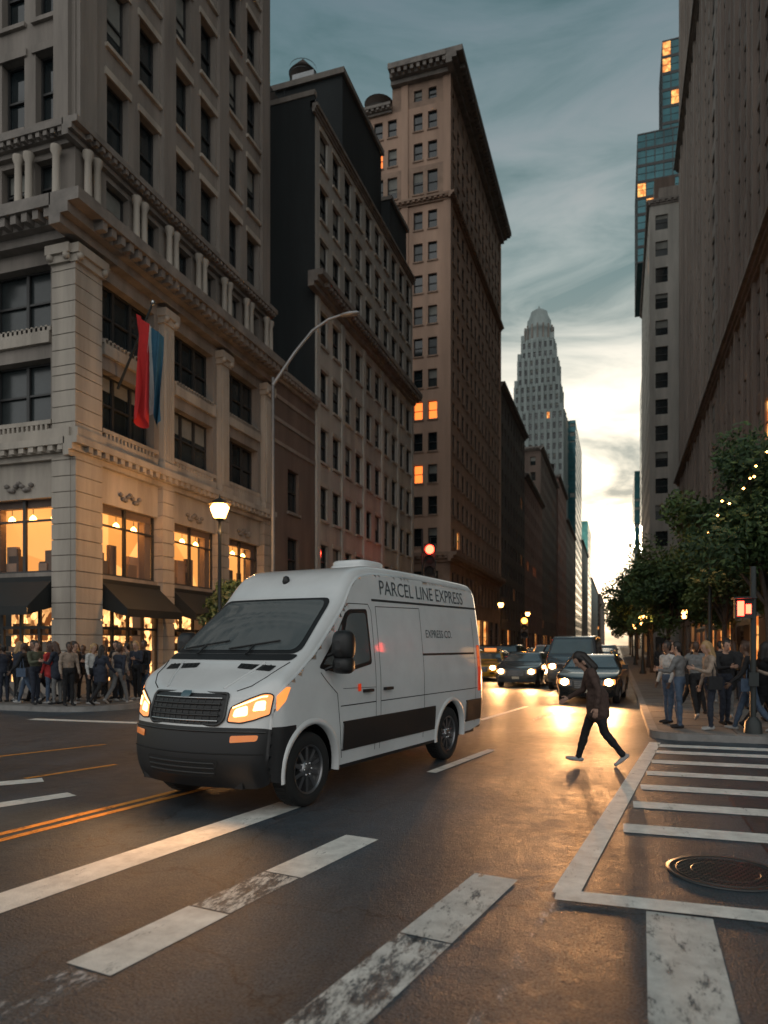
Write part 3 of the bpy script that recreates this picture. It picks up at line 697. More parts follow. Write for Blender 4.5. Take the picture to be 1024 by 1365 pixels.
def delivery_van():
    root=empty('delivery_van',(-4.12,7.27,0),rad(-101.2))
    PAINT=mat('van_white_paint',(.66,.67,.67),.3,var=.09,scale=1.4,coat=.8)
    prof=[(.90,.30),(.97,.42),(1.0,.58),(.985,.76),(.955,.92),(.92,1.08),(.87,1.2),(.78,1.29),(.6,1.40),(.42,1.5),(.32,1.58),(.24,1.65),(.0,1.84),(-.3,2.08),(-.55,2.27),(-.66,2.37),(-.80,2.51),(-1.0,2.65),(-1.3,2.74),(-1.8,2.78),(-3,2.79),(-4.5,2.77),(-4.8,2.73),(-4.91,2.62),(-4.95,2.4),(-4.98,1.8),(-5.0,1.1),(-5.02,.7),(-5.0,.42),(-4.96,.36)]
    W=lambda z:1.0-.03*sst(z,.9,.3)-.15*(max(0,z-1.3)/1.45)**1.25
    nose=lambda x:1-.085*sst(x,.45,1.0)
    cf=lambda x,z:.24*sst(x,.42,.95)*sst(z,1.7,1.3)+.12*sst(z,1.3,1.7)*sst(x,-1.3,-.3)+.0
    B=Body(prof,W,nose,cf,.12,.045)
    mb=MB()
    tmf=lambda c: BLACK if (c.z<.92 and c.x>.3) or (c.z<.5 and c.x<-4.7) else PAINT
    smf=lambda x,z: BLACK if (z<.92 and x>.3) or z<.37 else PAINT
    arches=[(0,.41,.50),(-3.66,.41,.50)]
    body_mesh(mb,B,PAINT,arches,.33,tmf,smf,cutsv=(.92,.37),cutsu=(.3,.5))
    mb.obj('body_shell',root,weld=.0008)
    mb=MB()
    mb.box((-4.9,-.85,.3),(-4.15,.85,.62),BLACK); mb.box((-3.15,-.86,.3),(-.5,.86,.6),BLACK); mb.box((.5,-.7,.3),(.8,.7,.6),BLACK)
    T=lambda z:B.sz(z)
    fm=lambda off:(lambda v,z:B.top(T(z),v,off))
    ws=[(-.93,1.655),(.93,1.655),(.885,2.31),(-.885,2.31)]
    patch(mb,rpoly(ws,.1),fm(.006),.025,.03,BLACK)
    ws2=[(-.88,1.69),(.88,1.69),(.835,2.28),(-.835,2.28)]
    patch(mb,rpoly(ws2,.1),fm(.011),.025,.03,VITRE)
    patch(mb,rpoly([(-.9,1.585),(.9,1.585),(.93,1.65),(-.93,1.65)],.03),fm(.008),.025,.02,BLACK)
    for a,b in (((-.75,1.69),(-.1,1.78)),((.0,1.69),(.62,1.78))):
        pts=[B.top(T(a[1]+(b[1]-a[1])*k/6),a[0]+(b[0]-a[0])*k/6,.03) for k in range(7)]; mb.tube(pts,.011,BLACK,n=5)
        mb.tube([B.top(T(1.63),a[0]+.3,.03),pts[3]],.012,BLACK,n=5)
    for sg in (1,-1):
        patch(mb,rpoly([(sg*.3,1.50),(sg*.76,1.475),(sg*.78,1.53),(sg*.3,1.55)],.01),fm(.006),.05,.02,BLACK)
        for q in range(6): mb.tube([B.top(T(1.505),sg*(.36+q*.07),.01),B.top(T(1.535),sg*(.36+q*.07),.01)],.006,DIRTY,n=4)
        pts=[B.top(T(z),sg*v,.003) for z,v in ((1.28,.6),(1.33,.72),(1.42,.80),(1.5,.84),(1.57,.9))]
        mb.tube(pts,.006,BLACK,n=4)
        pts=[B.top(T(1.30+.26*k/8),sg*(.42+.18*k/8),.002) for k in range(9)]
        mb.tube(pts,.016,PAINT,n=8)
    gp=rpoly([(-.5,.94),(.5,.94),(.57,1.0),(.55,1.25),(-.55,1.25),(-.57,1.0)],.05)
    patch(mb,gp,fm(.005),.1,.03,BLACK)
    def ring(pl,fmn,rr,m): 
        pts=[fmn(*p) for p in pl]; pts.append(pts[0]); mb.tube(pts,rr,m,n=6)
    ring(gp,fm(.012),.016,DIRTY)
    for k in range(5):
        z=.98+k*.055; mb.tube([B.top(T(z),v/10,.016) for v in range(-5,6)],.012,CHROME if k in(0,4) else DIRTY,n=6)
    for v in range(-5,6): mb.tube([B.top(T(z),v*.095,.008) for z in (.95,1.05,1.15,1.22)],.006,DIRTY,n=4)
    patch(mb,rpoly([(-.07,1.2),(.07,1.2),(.07,1.26),(-.07,1.26)],.03),fm(.03),.05,.03,CHROME)
    patch(mb,rpoly([(-.5,.42),(.5,.42),(.55,.6),(-.55,.6)],.04),fm(.004),.1,.03,RUB)
    for z in (.46,.51,.56): mb.tube([B.top(T(z),v/10,.01) for v in range(-5,6)],.009,DIRTY,n=5)
    mb.tube([B.top(T(.88),v,.006) for v in VS[2:-2]],.012,DIRTY,n=5)
    mb.tube([B.top(T(.66),v,.003) for v in VS[2:-2]],.008,RUB,n=5)
    for sg in (1,-1):
        patch(mb,rpoly([(sg*.66,.77),(sg*.93,.79),(sg*.94,.85),(sg*.66,.84)],.02),fm(.008),.025,.03,GLOWA)
        hp=rpoly([(sg*.60,.975),(sg*.62,1.12),(sg*.78,1.2),(sg*.92,1.26),(sg*.985,1.285),(sg*.99,1.06),(sg*.9,1.0),(sg*.75,.965)],.03)
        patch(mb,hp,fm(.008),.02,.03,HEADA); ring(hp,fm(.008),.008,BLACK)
        patch(mb,rpoly([(sg*.66,1.02),(sg*.67,1.10),(sg*.80,1.14),(sg*.82,1.04)],.03),fm(.013),.03,.03,HEADB)
        patch(mb,rpoly([(sg*.86,1.08),(sg*.87,1.17),(sg*.95,1.2),(sg*.96,1.10)],.02),fm(.013),.02,.03,HEADB)
        pl=rpoly([(sg*.64,1.12),(sg*.80,1.185),(sg*.95,1.25),(sg*.95,1.235),(sg*.8,1.165),(sg*.64,1.105)],.004); patch(mb,pl,fm(.012),.03,.03,HEADB)
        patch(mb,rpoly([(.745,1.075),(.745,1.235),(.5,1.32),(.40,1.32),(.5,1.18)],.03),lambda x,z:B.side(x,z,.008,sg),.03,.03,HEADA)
        win=[(-.06,1.50),(-.14,1.62),(-.66,2.13),(-.78,2.18),(-1.26,2.2),(-1.28,1.52),(-.55,1.42)]
        patch(mb,rpoly(win,.05),lambda x,z:B.side(x,z,.004,sg),.08,.05,BLACK)
        win=[(-.40,1.51),(-.70,2.08),(-.80,2.13),(-1.21,2.15),(-1.23,1.56),(-.55,1.47)]
        patch(mb,rpoly(win,.05),lambda x,z:B.side(x,z,.009,sg),.08,.05,VITRE)
        win=[(-.13,1.54),(-.34,1.52),(-.56,2.0),(-.5,1.97)]
        patch(mb,rpoly(win,.02),lambda x,z:B.side(x,z,.009,sg),.08,.05,VITRE)
        for (x0,x1) in ((-.60,-3.07),(-4.23,-4.86)):
            mp_=rpoly([(x0,.54),(x0,.86),(x1,.86),(x1,.54)],.03); patch(mb,mp_,lambda x,z:B.side(x,z,.018,sg),.3,.07,BLACK)
            for z in (.54,.86): mb.tube([B.side(x0+(x1-x0)*k/6,z,.008,sg) for k in range(7)],.012,BLACK,n=5)
        patch(mb,rpoly([(-4.72,1.0),(-4.72,1.75),(-4.83,1.75),(-4.83,1.0)],.02),lambda x,z:B.side(x,z,.01,sg),.2,.1,TAILR)
        M=Matrix.Translation(B.side(-1.14,1.20,.025,sg)); mb.box((-.1,-.02,-.018),(.1,.02,.018),BLACK,M)
        M=Matrix.Translation(B.side(-1.64,1.2,.025,sg)); mb.box((-.1,-.02,-.018),(.1,.02,.018),BLACK,M)
        patch(mb,rpoly([(-.92,1.20),(-.92,1.29),(-.99,1.29),(-.99,1.20)],.01),lambda x,z:B.side(x,z,.01,sg),.1,.1,TAILR)
        mc=B.side(-.22,1.66,.20,sg)
        for q,(dz,h,wd) in enumerate(((.09,.17,.125),(-.13,.10,.115))):
            rows=[]
            for a,sc in ((-.1,.55),(-.085,.85),(-.03,1.0),(.05,.95),(.1,.7),(.12,.3)):
                rows.append([mc+V((a,0,dz))+V((0,math.copysign(abs(math.cos(t))**.6,math.cos(t))*wd*sc,math.copysign(abs(math.sin(t))**.6,math.sin(t))*h*sc)) for t in [2*math.pi*k/20 for k in range(20)]])
            mb.grid(rows,BLACK,True,True); mb.face(rows[0],VITRE); mb.face(rows[-1],BLACK)
        for dz in (-.1,.05): mb.tube([B.side(-.2,1.58+dz,0,sg),mc+V((0,0,dz))],.022,BLACK,n=6)
        for xx in (0,-3.66): wheel(mb,xx,sg*.955,.405,.40,sg,.24)
    s_=.010; SEAM=mat('panel_gap',(.03,.03,.03),.7)
    strip(mb,B,[(-.52,.92),(-.48,1.2),(-.12,1.45)],s_,SEAM,.002); strip(mb,B,[(-.60,.45),(-.52,.92)],s_,SEAM,.002)
    strip(mb,B,[(-1.36,.45),(-1.36,2.18),(-1.30,2.26),(-.78,2.25)],s_,SEAM,.002); strip(mb,B,[(-.78,2.25),(-.68,2.2)],s_,SEAM,.002)
    strip(mb,B,[(-1.48,.45),(-1.48,2.24),(-2.72,2.27),(-2.72,.45)],s_,SEAM,.002)
    strip(mb,B,[(-2.72,1.62),(-4.6,1.62)],.03,DIRTY,.004); strip(mb,B,[(-1.4,2.32),(-4.85,2.36)],.03,SEAM,.003)
    strip(mb,B,[(-.6,1.25),(-1.36,1.23)],.006,SEAM,.002); strip(mb,B,[(-1.48,1.05),(-4.7,1.05)],.012,SEAM,.002); strip(mb,B,[(-.55,1.05),(-1.36,1.05)],.012,SEAM,.002)
    strip(mb,B,[(-4.62,.5),(-4.62,2.2)],s_,SEAM,.002)
    M=Matrix.Translation((-2.15,.25,2.78))
    rows=[[M@V((math.copysign(abs(math.cos(t))**.5,math.cos(t))*.36*s,math.copysign(abs(math.sin(t))**.5,math.sin(t))*.3*s,z)) for t in [2*math.pi*k/28 for k in range(28)]] for z,s in ((-.02,1),(.05,1),(.055,.93),(.10,.93),(.125,.85),(.13,.6))]
    mb.grid(rows,PAINT,True,True); mb.face(rows[-1],PAINT)
    c=B.top(T(2.55),0,.0); mb.lathe(c+V((.01,0,0)),[(.001,.07),(.035,.055),(.05,0),(.035,-.05),(.001,-.06)],BLACK,n=12)
    INK=mat('grey_vinyl',(.07,.09,.10),.5); INKW=mat('white_vinyl',(.8,.62,.5),.5,emis=None)
    for s,size,x0,z0,m,sq in (('PARCEL LINE EXPRESS',.27,-1.62,2.405,INK,1.03),('EXPRESS CO.',.16,-2.85,1.86,INK,1.0),):
        vs,fs=textmesh(s,size)
        i0=len(mb.v)
        for v in vs: mb.v.append(tuple(B.side(x0-v.x*sq,z0+v.y,.006,1)))
        for f in fs: mb.f.append(tuple(i0+k for k in f)); mb.m.append(mb.mi(m)); mb.sm.append(False)
    mb.obj('fittings',root)
    for sg in (1,-1):
        l=bpy.data.lights.new('headlamp_light','SPOT'); l.energy=90; l.color=(1,.5,.2); l.spot_size=rad(130); l.spot_blend=1; l.shadow_soft_size=.08
        o=bpy.data.objects.new('headlamp_light',l); COL.objects.link(o); o.parent=root; o.location=(1.04,sg*.72,1.08); o.rotation_euler=(rad(55),0,rad(-90))
delivery_van()
def car_proto(kind,col,name):
    PAINT=mat(name+'_paint',col,.25,metal=.3,var=.05,coat=1)
    if kind=='sedan':
        prof=[(.82,.24),(.90,.38),(.92,.55),(.88,.7),(.78,.79),(.3,.9),(-.3,.99),(-.42,1.02),(-.8,1.22),(-1.15,1.38),(-1.6,1.46),(-2.3,1.44),(-2.75,1.3),(-3.15,1.1),(-3.6,1.05),(-3.75,.95),(-3.82,.6),(-3.76,.3)]
        W=lambda z:.93-.04*sst(z,.6,.3)-.26*(max(0,z-.95)/.5)**1.15; wb=2.75; zc=.33; ra=.39; zw=(1.06,1.36); win=[(-.72,1.04),(-1.15,1.32),(-1.6,1.39),(-2.3,1.37),(-2.85,1.1),(-2.8,1.03)]; hz=(.58,.73)
    elif kind=='suv':
        prof=[(.82,.32),(.90,.5),(.92,.75),(.9,.95),(.8,1.06),(.3,1.15),(-.25,1.2),(-.4,1.25),(-.75,1.5),(-1.0,1.68),(-1.4,1.78),(-2.6,1.8),(-3.5,1.76),(-3.72,1.6),(-3.85,1.2),(-3.88,.7),(-3.8,.4)]
        W=lambda z:.97-.04*sst(z,.6,.3)-.2*(max(0,z-1.15)/.65)**1.15; wb=2.9; zc=.38; ra=.45; zw=(1.29,1.68); win=[(-.7,1.25),(-1.05,1.6),(-1.4,1.68),(-2.6,1.69),(-3.4,1.65),(-3.55,1.25)]; hz=(.8,.95)
    else:
        prof=[(.82,.32),(.90,.5),(.92,.75),(.9,1.0),(.82,1.12),(.5,1.25),(.25,1.35),(-.1,1.65),(-.5,1.98),(-.8,2.1),(-2,2.15),(-3.6,2.12),(-3.85,2.0),(-3.95,1.5),(-3.98,.7),(-3.9,.4)]
        W=lambda z:.98-.04*sst(z,.6,.3)-.14*(max(0,z-1.2)/.9)**1.15; wb=3.0; zc=.38; ra=.45; zw=(1.42,1.98); win=[(-.15,1.42),(-.6,1.88),(-.9,1.95),(-3.5,1.95),(-3.6,1.4)]; hz=(.85,1.02)
    nose=lambda x:1-.09*sst(x,.3,.92)
    cf=lambda x,z:.2*sst(x,.3,.9)*sst(z,1.3,1.1)+.1*sst(z,.95,1.2)*sst(x,-1.4,-.6)
    B=Body(prof,W,nose,cf,.08,.07); mb=MB()
    body_mesh(mb,B,PAINT,[(0,zc,ra),(-wb,zc,ra)],zc-.08,cutsv=())
    T=B.sz; fm=lambda off:(lambda v,z:B.top(T(z),v,off))
    patch(mb,rpoly([(-.88,zw[0]),(.88,zw[0]),(.84,zw[1]),(-.84,zw[1])],.06),fm(.008),.05,.04,VITRE)
    for sg in (1,-1):
        patch(mb,rpoly(win,.04),lambda x,z:B.side(x,z,.006,sg),.2,.05,VITRE)
        for xm in ((win[0][0]+win[-1][0])/2,): strip(mb,B,[(xm,win[0][1]),(xm-.02,win[2][1]-.01)],.06,BLACK,.01,(sg,))
        strip(mb,B,[(-.55,.4),(-.55,win[0][1])],.01,BLACK,.004,(sg,)); strip(mb,B,[(-1.65,.4),(-1.65,win[0][1])],.01,BLACK,.004,(sg,))
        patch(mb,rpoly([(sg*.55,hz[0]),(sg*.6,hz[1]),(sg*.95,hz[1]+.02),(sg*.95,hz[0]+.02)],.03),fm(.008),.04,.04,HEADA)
        c=B.top(T((hz[0]+hz[1])/2),sg*.74,.02)
        rows=[[c+V((dx,math.cos(t)*.12*s,math.sin(t)*.10*s)) for t in [k*math.pi/6 for k in range(12)]] for dx,s in ((-.02,1),(.03,.9),(.055,.5),(.06,.05))]
        mb.grid(rows,HEADW,True,True)
        mc=B.side(-.62,zw[0]+.02,.12,sg); mb.box((-.06,-.09,-.07),(.06,.09,.07),BLACK,Matrix.Translation(mc)); mb.tube([B.side(-.6,zw[0]-.02,0,sg),mc],.02,BLACK,n=5)
        for xx in (0,-wb): wheel(mb,xx,sg*.89,zc-.02,zc-.02,sg,.2)
        patch(mb,rpoly([(sg*.6,.35),(sg*.85,.36),(sg*.85,.44),(sg*.6,.44)],.02),fm(.006),.1,.04,BLACK)
    gz=hz[0]-.12
    patch(mb,rpoly([(-.45,gz),(.45,gz),(.5,hz[1]-.02),(-.5,hz[1]-.02)],.04),fm(.006),.1,.05,BLACK)
    for k in range(4): mb.tube([B.top(T(gz+.04+k*.055),v/10,.012) for v in range(-4,5)],.008,CHROME,n=4)
    patch(mb,rpoly([(-.18,.36),(.18,.36),(.18,.46),(-.18,.46)],.01),fm(.012),.1,.05,mat('plate',(.5,.48,.4),.5))
    mb.box((-wb-.6,-.7,.2),(.5,.7,.5),BLACK)
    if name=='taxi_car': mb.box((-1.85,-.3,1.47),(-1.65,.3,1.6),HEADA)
    o=mb.obj(name)
    return o
protos={}
def add_car(kind,cname,col,x,y,rz=-92,light=0):
    key=(kind,cname)
    if key not in protos:
        o=car_proto(kind,col,{'sedan':'sedan_car','suv':'suv_car','minivan':'minivan'}[kind] if cname!='taxi' else 'taxi_car'); protos[key]=o
        o.location=(x,y,0); o.rotation_euler=(0,0,rad(rz))
    else: o=inst(protos[key],protos[key].name.split('.')[0],(x,y,0),rad(rz))
    if light:
        for s in (1,-1):
            l=bpy.data.lights.new('headlight_beam','SPOT'); l.energy=light; l.color=(1,.46,.17); l.spot_size=rad(110); l.spot_blend=1; l.shadow_soft_size=.08
            q=bpy.data.objects.new('headlight_beam',l); COL.objects.link(q); q.parent=o; q.location=(1.05,s*.65,.70); q.rotation_euler=(rad(80),0,rad(-90))
BLK=(.012,.013,.015);SIL=(.3,.31,.32);WH=(.5,.5,.5);TAXI=(.55,.28,.02);GRY=(.08,.09,.1)
add_car('sedan','blk',BLK,-.85,22.6,-94,1000)
add_car('minivan','sil',GRY,-1.75,29.0,-92,250)
add_car('sedan','gry',GRY,-4.0,30.5,-93,600)
for a in (('suv','blk',BLK,-3.0,38),('sedan','gry',GRY,-1.1,38),('suv','wht',WH,-4.3,45),('sedan','blk',BLK,-7.4,42),('sedan','gry',GRY,-9.9,48),('suv','blk',BLK,-7.8,51),('sedan','blk',BLK,-1.0,54),
          ('suv','blk',BLK,-10.4,58),('sedan','gry',GRY,-4.0,55),('sedan','blk',BLK,-7.4,61),('minivan','sil',SIL,-4.4,66),('suv','wht',WH,-10.4,69),('sedan','gry',GRY,-1.2,66),('sedan','blk',BLK,-7.4,72),('suv','blk',BLK,-4.2,78),('sedan','blk',BLK,-10.2,82),('suv','wht',WH,-1.2,80),('sedan','gry',GRY,-7.4,84),('suv','blk',BLK,-7.3,97),('sedan','gry',GRY,-4.1,92)):
    add_car(a[0],a[1],a[2],a[3],a[4],-91+R.uniform(-2,2),0)
add_car('sedan','taxi',TAXI,-6.4,35.2,-92,160)
# ------------------------------------------------------------------ people
SKIN=mat('skin',(.42,.25,.18),.55,var=.08); SKIND=mat('skin_dark',(.14,.08,.055),.5,var=.08)
def cloth(n,c): return mat(n,c,.85,var=.25,scale=14,bump=.3,bscale=25)
CL={k:cloth('cloth_'+k,c) for k,c in dict(black=(.012,.012,.014),navy=(.02,.025,.04),denim=(.06,.09,.14),brown=(.065,.038,.03),grey=(.16,.16,.16),white=(.5,.49,.47),red=(.38,.03,.03),beige=(.30,.23,.18),olive=(.08,.085,.055),teal=(.04,.09,.10)).items()}
HAIR={k:mat('hair_'+k,c,.5,var=.3,scale=40) for k,c in dict(dark=(.015,.01,.008),brown=(.06,.03,.018),blond=(.35,.22,.10)).items()}
SHOEW=mat('sneaker',(.35,.34,.33),.6); EYE=mat('eye',(.01,.01,.01),.2); LIPS=mat('lips',(.3,.1,.09),.5)
def rotY(v,a): return Matrix.Rotation(a,3,'Y')@v
def person_mesh(name,pose,top,bot,shoe,hair,skin=SKIN,coat=0,longhair=False,vox=.014,female=False,bag=False):
    g=lambda k,d=0:rad(pose.get(k,d))
    lean=g('lean',3); J={}
    J['pel']=V((0,0,.95))
    up=lambda v:J['pel']+rotY(V(v),lean)
    J['nk']=up((0,0,.49)); 
    hd=J['nk']+rotY(V((.02,0,.155)),lean+g('head',0))
    parts=[]
    def cap(a,b,ra,rb,lab,sy=1): parts.append((V(a),V(b),ra,rb,lab))
    el=[]
    sw=.165 if female else .19
    el.append((up((0,0,.30)),(.105,sw*.93,.19),lean,'top')); el.append((up((.0,0,.14)),(.095,.135 if female else .15,.15),lean,'top'))
    el.append((J['pel']+V((0,0,.0)),(.11,.165,.13),0,'bot'))
    cap(up((0,sw-.02,.42)),up((0,-sw+.02,.42)),.062,.062,'top')
    cap(J['nk']+V((0,0,-.05)),hd-V((0,0,.04)),.055,.05,'skin')
    hr=lean+g('head',0)
    h=lambda v:hd+rotY(V(v),hr)
    el.append((h((0,0,.02)),(.092,.073,.105),hr,'skin')); el.append((h((.025,0,-.055)),(.06,.052,.06),hr,'skin'))
    cap(h((.085,0,.0)),h((.102,0,-.025)),.012,.015,'skin')
    for s in (1,-1): cap(h((0,s*.075,.01)),h((-.005,s*.078,-.03)),.014,.01,'skin')
    el.append((h((-.018,0,.042)),(.095,.082,.1),hr,'hair'))
    if longhair: 
        cap(h((-.06,0,.02)),h((-.085,0,-.2)),.075,.06,'hair')
        for s in (1,-1): cap(h((-.02,s*.07,.02)),h((-.03,s*.08,-.17)),.04,.03,'hair')
    else: cap(h((-.05,0,.0)),h((-.055,0,-.05)),.06,.045,'hair')
    hands=[]
    for s,n in ((1,'l'),(-1,'r')):
        th=g('th'+n);kn=g('kn'+n)
        hip=J['pel']+V((0,s*.09,-.04)); k=hip+rotY(V((0,s*.0,-.43)),-th); a=k+rotY(V((0,0,-.42)),-th+kn)
        fa=-th+kn+g('an'+n,0)
        cap(hip,k,.088,.058,'bot'); cap(k,k.lerp(a,.35),.056,.056,'bot'); cap(k.lerp(a,.35),a,.056,.037,'bot')
        f=lambda v:a+rotY(V(v),fa*.7 if kn else fa*0)
        cap(f((-.045,0,-.035)),f((.07,s*.005,-.045)),.036,.036,'shoe'); cap(f((.07,0,-.048)),f((.16,s*.015,-.055)),.037,.028,'shoe')
        sh=up((0,s*(sw+.005),.42)); ua=g('sh'+n); ab=rad(pose.get('ab'+n,8))
        e=sh+rotY(Matrix.Rotation(s*ab,3,'X')@V((0,0,-.28)),-ua)
        w=e+rotY(Matrix.Rotation(s*(ab*.3-rad(pose.get('in'+n,0))),3,'X')@V((0,0,-.245)),-ua-g('el'+n,15))
        cap(sh,e,.052,.042,'top'); cap(e,w,.042,.029,'top')
        d=(w-e).normalized(); cap(w,w+d*.02,.025,.025,'skin')
        pc=w+d*.055
        el.append((pc,(.038,.018,.05),math.atan2(-d.x,-d.z),'skin'))
        fx=rotY(V((1,0,0)),math.atan2(-d.x,-d.z))
        for q,(o_,ln) in enumerate(((-.027,.062),(-.009,.075),(.010,.08),(.028,.07))):
            b0=pc+fx*o_+d*.03; b1=b0+d*ln*.55; b2=b1+(d*.8+V((0,-s*.55,0))).normalized()*ln*.5; hands.append(([b0,b1,b2],[.0095,.0085,.006]))
        b0=pc+fx*.03-d*.02; hands.append(([b0,b0+fx*.025+d*.02,b0+fx*.035+d*.055],[.012,.01,.007]))
    if coat:
        cap(J['pel']+V((0,.03,.05)),J['pel']+V((-.01,.03,-coat)),.15,.165,'top'); cap(J['pel']+V((0,-.03,.05)),J['pel']+V((-.01,-.03,-coat)),.15,.165,'top')
    bm=bmesh.new()
    for a,b,ra,rb,l in parts:
        d=b-a; L=max(d.length,1e-4); M=d.to_track_quat('Z','Y').to_matrix().to_4x4()
        r=bmesh.ops.create_uvsphere(bm,u_segments=14,v_segments=10,radius=1)
        for v in r['verts']:
            c=v.co.copy(); 
            rr=ra if c.z<=0 else rb
            v.co=a+(M@V((c.x*rr,c.y*rr,c.z*rr+(L if c.z>1e-3 else 0))))
            if abs(c.z)<=1e-3: v.co=a+(M@V((c.x*ra,c.y*ra,0)))
    for c0,rr,ry,l in el:
        r=bmesh.ops.create_uvsphere(bm,u_segments=16,v_segments=12,radius=1)
        for v in r['verts']: v.co=c0+rotY(V((v.co.x*rr[0],v.co.y*rr[1],v.co.z*rr[2])),ry)
    me=bpy.data.meshes.new(name); bm.to_mesh(me); bm.free()
    o=bpy.data.objects.new(name,me); COL.objects.link(o)
    md=o.modifiers.new('r','REMESH'); md.mode='VOXEL'; md.voxel_size=vox; md.use_smooth_shade=True
    sm=o.modifiers.new('s','SMOOTH'); sm.factor=.5; sm.iterations=3
    dg=bpy.context.evaluated_depsgraph_get(); dg.update()
    m2=bpy.data.meshes.new_from_object(o.evaluated_get(dg)); o.modifiers.clear(); bpy.data.objects.remove(o)
    labs=['top','bot','shoe','hair','skin']; M_={'top':top,'bot':bot,'shoe':shoe,'hair':hair,'skin':skin}
    mb=MB(); mb.mats=[M_[l] for l in labs]
    co=[v.co.copy() for v in m2.vertices]
    from mathutils import noise as mn
    nn=[v.normal.copy() for v in m2.vertices]
    def lab(p):
        best=9;bl='top'
        for a,b,ra,rb,l in parts:
            d=b-a; t=max(0,min(1,(p-a).dot(d)/max(d.length_squared,1e-8))); q=(p-a-d*t).length-(ra+(rb-ra)*t)
            if q<best: best=q;bl=l
        for c0,rr,ry,l in el:
            q=rotY(p-c0,-ry); k=V((q.x/rr[0],q.y/rr[1],q.z/rr[2])).length; q=(k-1)*min(rr)
            if q<best: best=q;bl=l
        if bl in('hair','skin') :
            q=rotY(p-hd,-hr)
            if q.z>-.09 and q.length<.16:
                bl='skin' if (q.x>.03 and q.z<.075 and abs(q.y)<.07) else ('hair' if (q.z>-.02 or q.x<-.03) else 'skin')
                if abs(q.y)>.078 and q.z<.03 and not longhair: bl='skin'
        return bl
    vl=[labs.index(lab(c)) for c in co]
    for i,c in enumerate(co):
        if vl[i]<2: co[i]=c+nn[i]*(.012*mn.noise(V((c.x*9,c.y*9,c.z*14)))+.006*mn.noise(V((c.x*25,c.y*25,c.z*30)))+.006)
    mb.v=[tuple(c) for c in co]
    for p in m2.polygons:
        ids=[vl[i] for i in p.vertices]; mb.f.append(tuple(p.vertices)); mb.m.append(max(set(ids),key=ids.count)); mb.sm.append(True)
    bpy.data.meshes.remove(m2)
    for pts,rs in hands: mb.tube(pts,rs,skin,n=6)
    for s in (1,-1):
        c=h((.083,s*.03,.012)); mb.lathe(c,[(.001,.007),(.009,.004),(.011,0),(.009,-.004),(.001,-.007)],EYE,n=8)
    mb.tube([h((.082,-.022,-.062)),h((.09,0,-.062)),h((.082,.022,-.062))],.005,LIPS,n=5)
    if bag:
        mb.box((-.12,.19,.78),(.14,.28,1.02),CL['black']); mb.tube([up((0,.16,.47)),V((.05,.24,1.02))],.012,CL['black'],n=5); mb.tube([up((0,.16,.47)),V((-.05,.24,1.02))],.012,CL['black'],n=5)
    zmin=min(v[2] for v in mb.v); mb.v=[(v[0],v[1],v[2]-zmin) for v in mb.v]
    o=mb.obj(name); return o
PV=[]
walk=dict(thl=24,knl=6,anl=0,thr=-20,knr=22,shl=-18,shr=22,ell=20,elr=25,lean=4)
stand=dict(thl=2,thr=-2,shl=4,shr=0,ell=18,elr=20,lean=2)
stand2=dict(thl=6,knl=8,thr=-3,shl=20,ell=85,shr=2,elr=15,lean=3,head=12,inl=10)
stand3=dict(thl=-3,thr=8,knr=12,shl=25,ell=70,shr=25,elr=75,inl=25,inr=25,lean=1,head=8)
walk2=dict(thl=-18,knl=20,thr=20,knr=5,shl=20,shr=-16,ell=25,elr=15,lean=5)
cross=person_mesh('walking_pedestrian',dict(thl=-12,knl=26,anl=10,thr=20,knr=5,shl=-22,ell=30,shr=14,elr=45,lean=15,head=26,abl=14),CL['brown'],CL['black'],SHOEW,HAIR['dark'],coat=.17,longhair=True,female=True,vox=.011)
cross.location=(-.30,10.9,.0); cross.rotation_euler=(0,0,rad(-172)); cross.scale=(1.0,)*3
defs=[(stand,'white','denim','dark',0,False,0),(stand2,'beige','navy','blond',0,True,1),(walk,'black','black','dark',.2,True,0),(walk2,'grey','black','brown',0,False,1),(stand3,'black','navy','dark',0,False,0),(stand,'brown','denim','brown',.1,True,0),(stand2,'olive','black','brown',.15,True,0),(stand3,'black','grey','dark',.25,False,1)]
for i,(ps,t,b,hh,ct,lh,bg) in enumerate(defs):
    o=person_mesh('pedestrian',ps,CL[t],CL[b],SHOEW if i%2 else CL['black'],HAIR[hh],coat=ct,longhair=lh,female=lh,vox=.016,bag=bool(bg),skin=SKIN if i%3 else SKIND); PV.append(o)
used=[False]*len(PV)
def put(i,x,y,rz,s=1,z=.134,cols_=None):
    if not used[i]: o=PV[i];used[i]=True
    else: o=inst(PV[i],'pedestrian',(0,0,0),0)
    o.location=(x,y,z); o.rotation_euler=(0,0,rad(rz)); o.scale=(s,s,s)
    if cols_:
        for k,m in cols_.items(): o.material_slots[k].link='OBJECT'; o.material_slots[k].material=m
for a in ((0,.98,15.9,-150,.98),(4,1.12,15.0,160,.97,.134,{0:CL['grey'],1:CL['denim']}),(2,1.7,18.5,-60,1),(3,1.62,17.0,100,1.0),(1,1.66,14.85,-165,.98),(7,2.3,17.6,-90,1.02),(2,2.62,15.2,20,1.0),(6,2.85,14.75,150,.95,.134,{0:CL['beige']}),(4,3.0,20,-80,1),(6,3.3,23.6,100,1),(3,2.0,21,90,1),(7,1.5,24,-90,1),(0,3.5,27,-100,1),(5,2.6,29,80,1),(2,1.6,31,90,1),(7,4.4,25,-90,1),(4,3.4,33,90,1),(2,2.6,36,-90,1),(7,3.9,18.6,-120,1.03),(3,4.3,21.5,-100,1),(4,2.05,16.0,-60,1.0),(5,1.3,20.0,-100,1),(7,2.7,22,80,1),(3,2.35,14.95,170,1.0,.134,{0:CL['black'],1:CL['denim']}),(2,3.1,16.6,100,1.02)):
    put(*a)
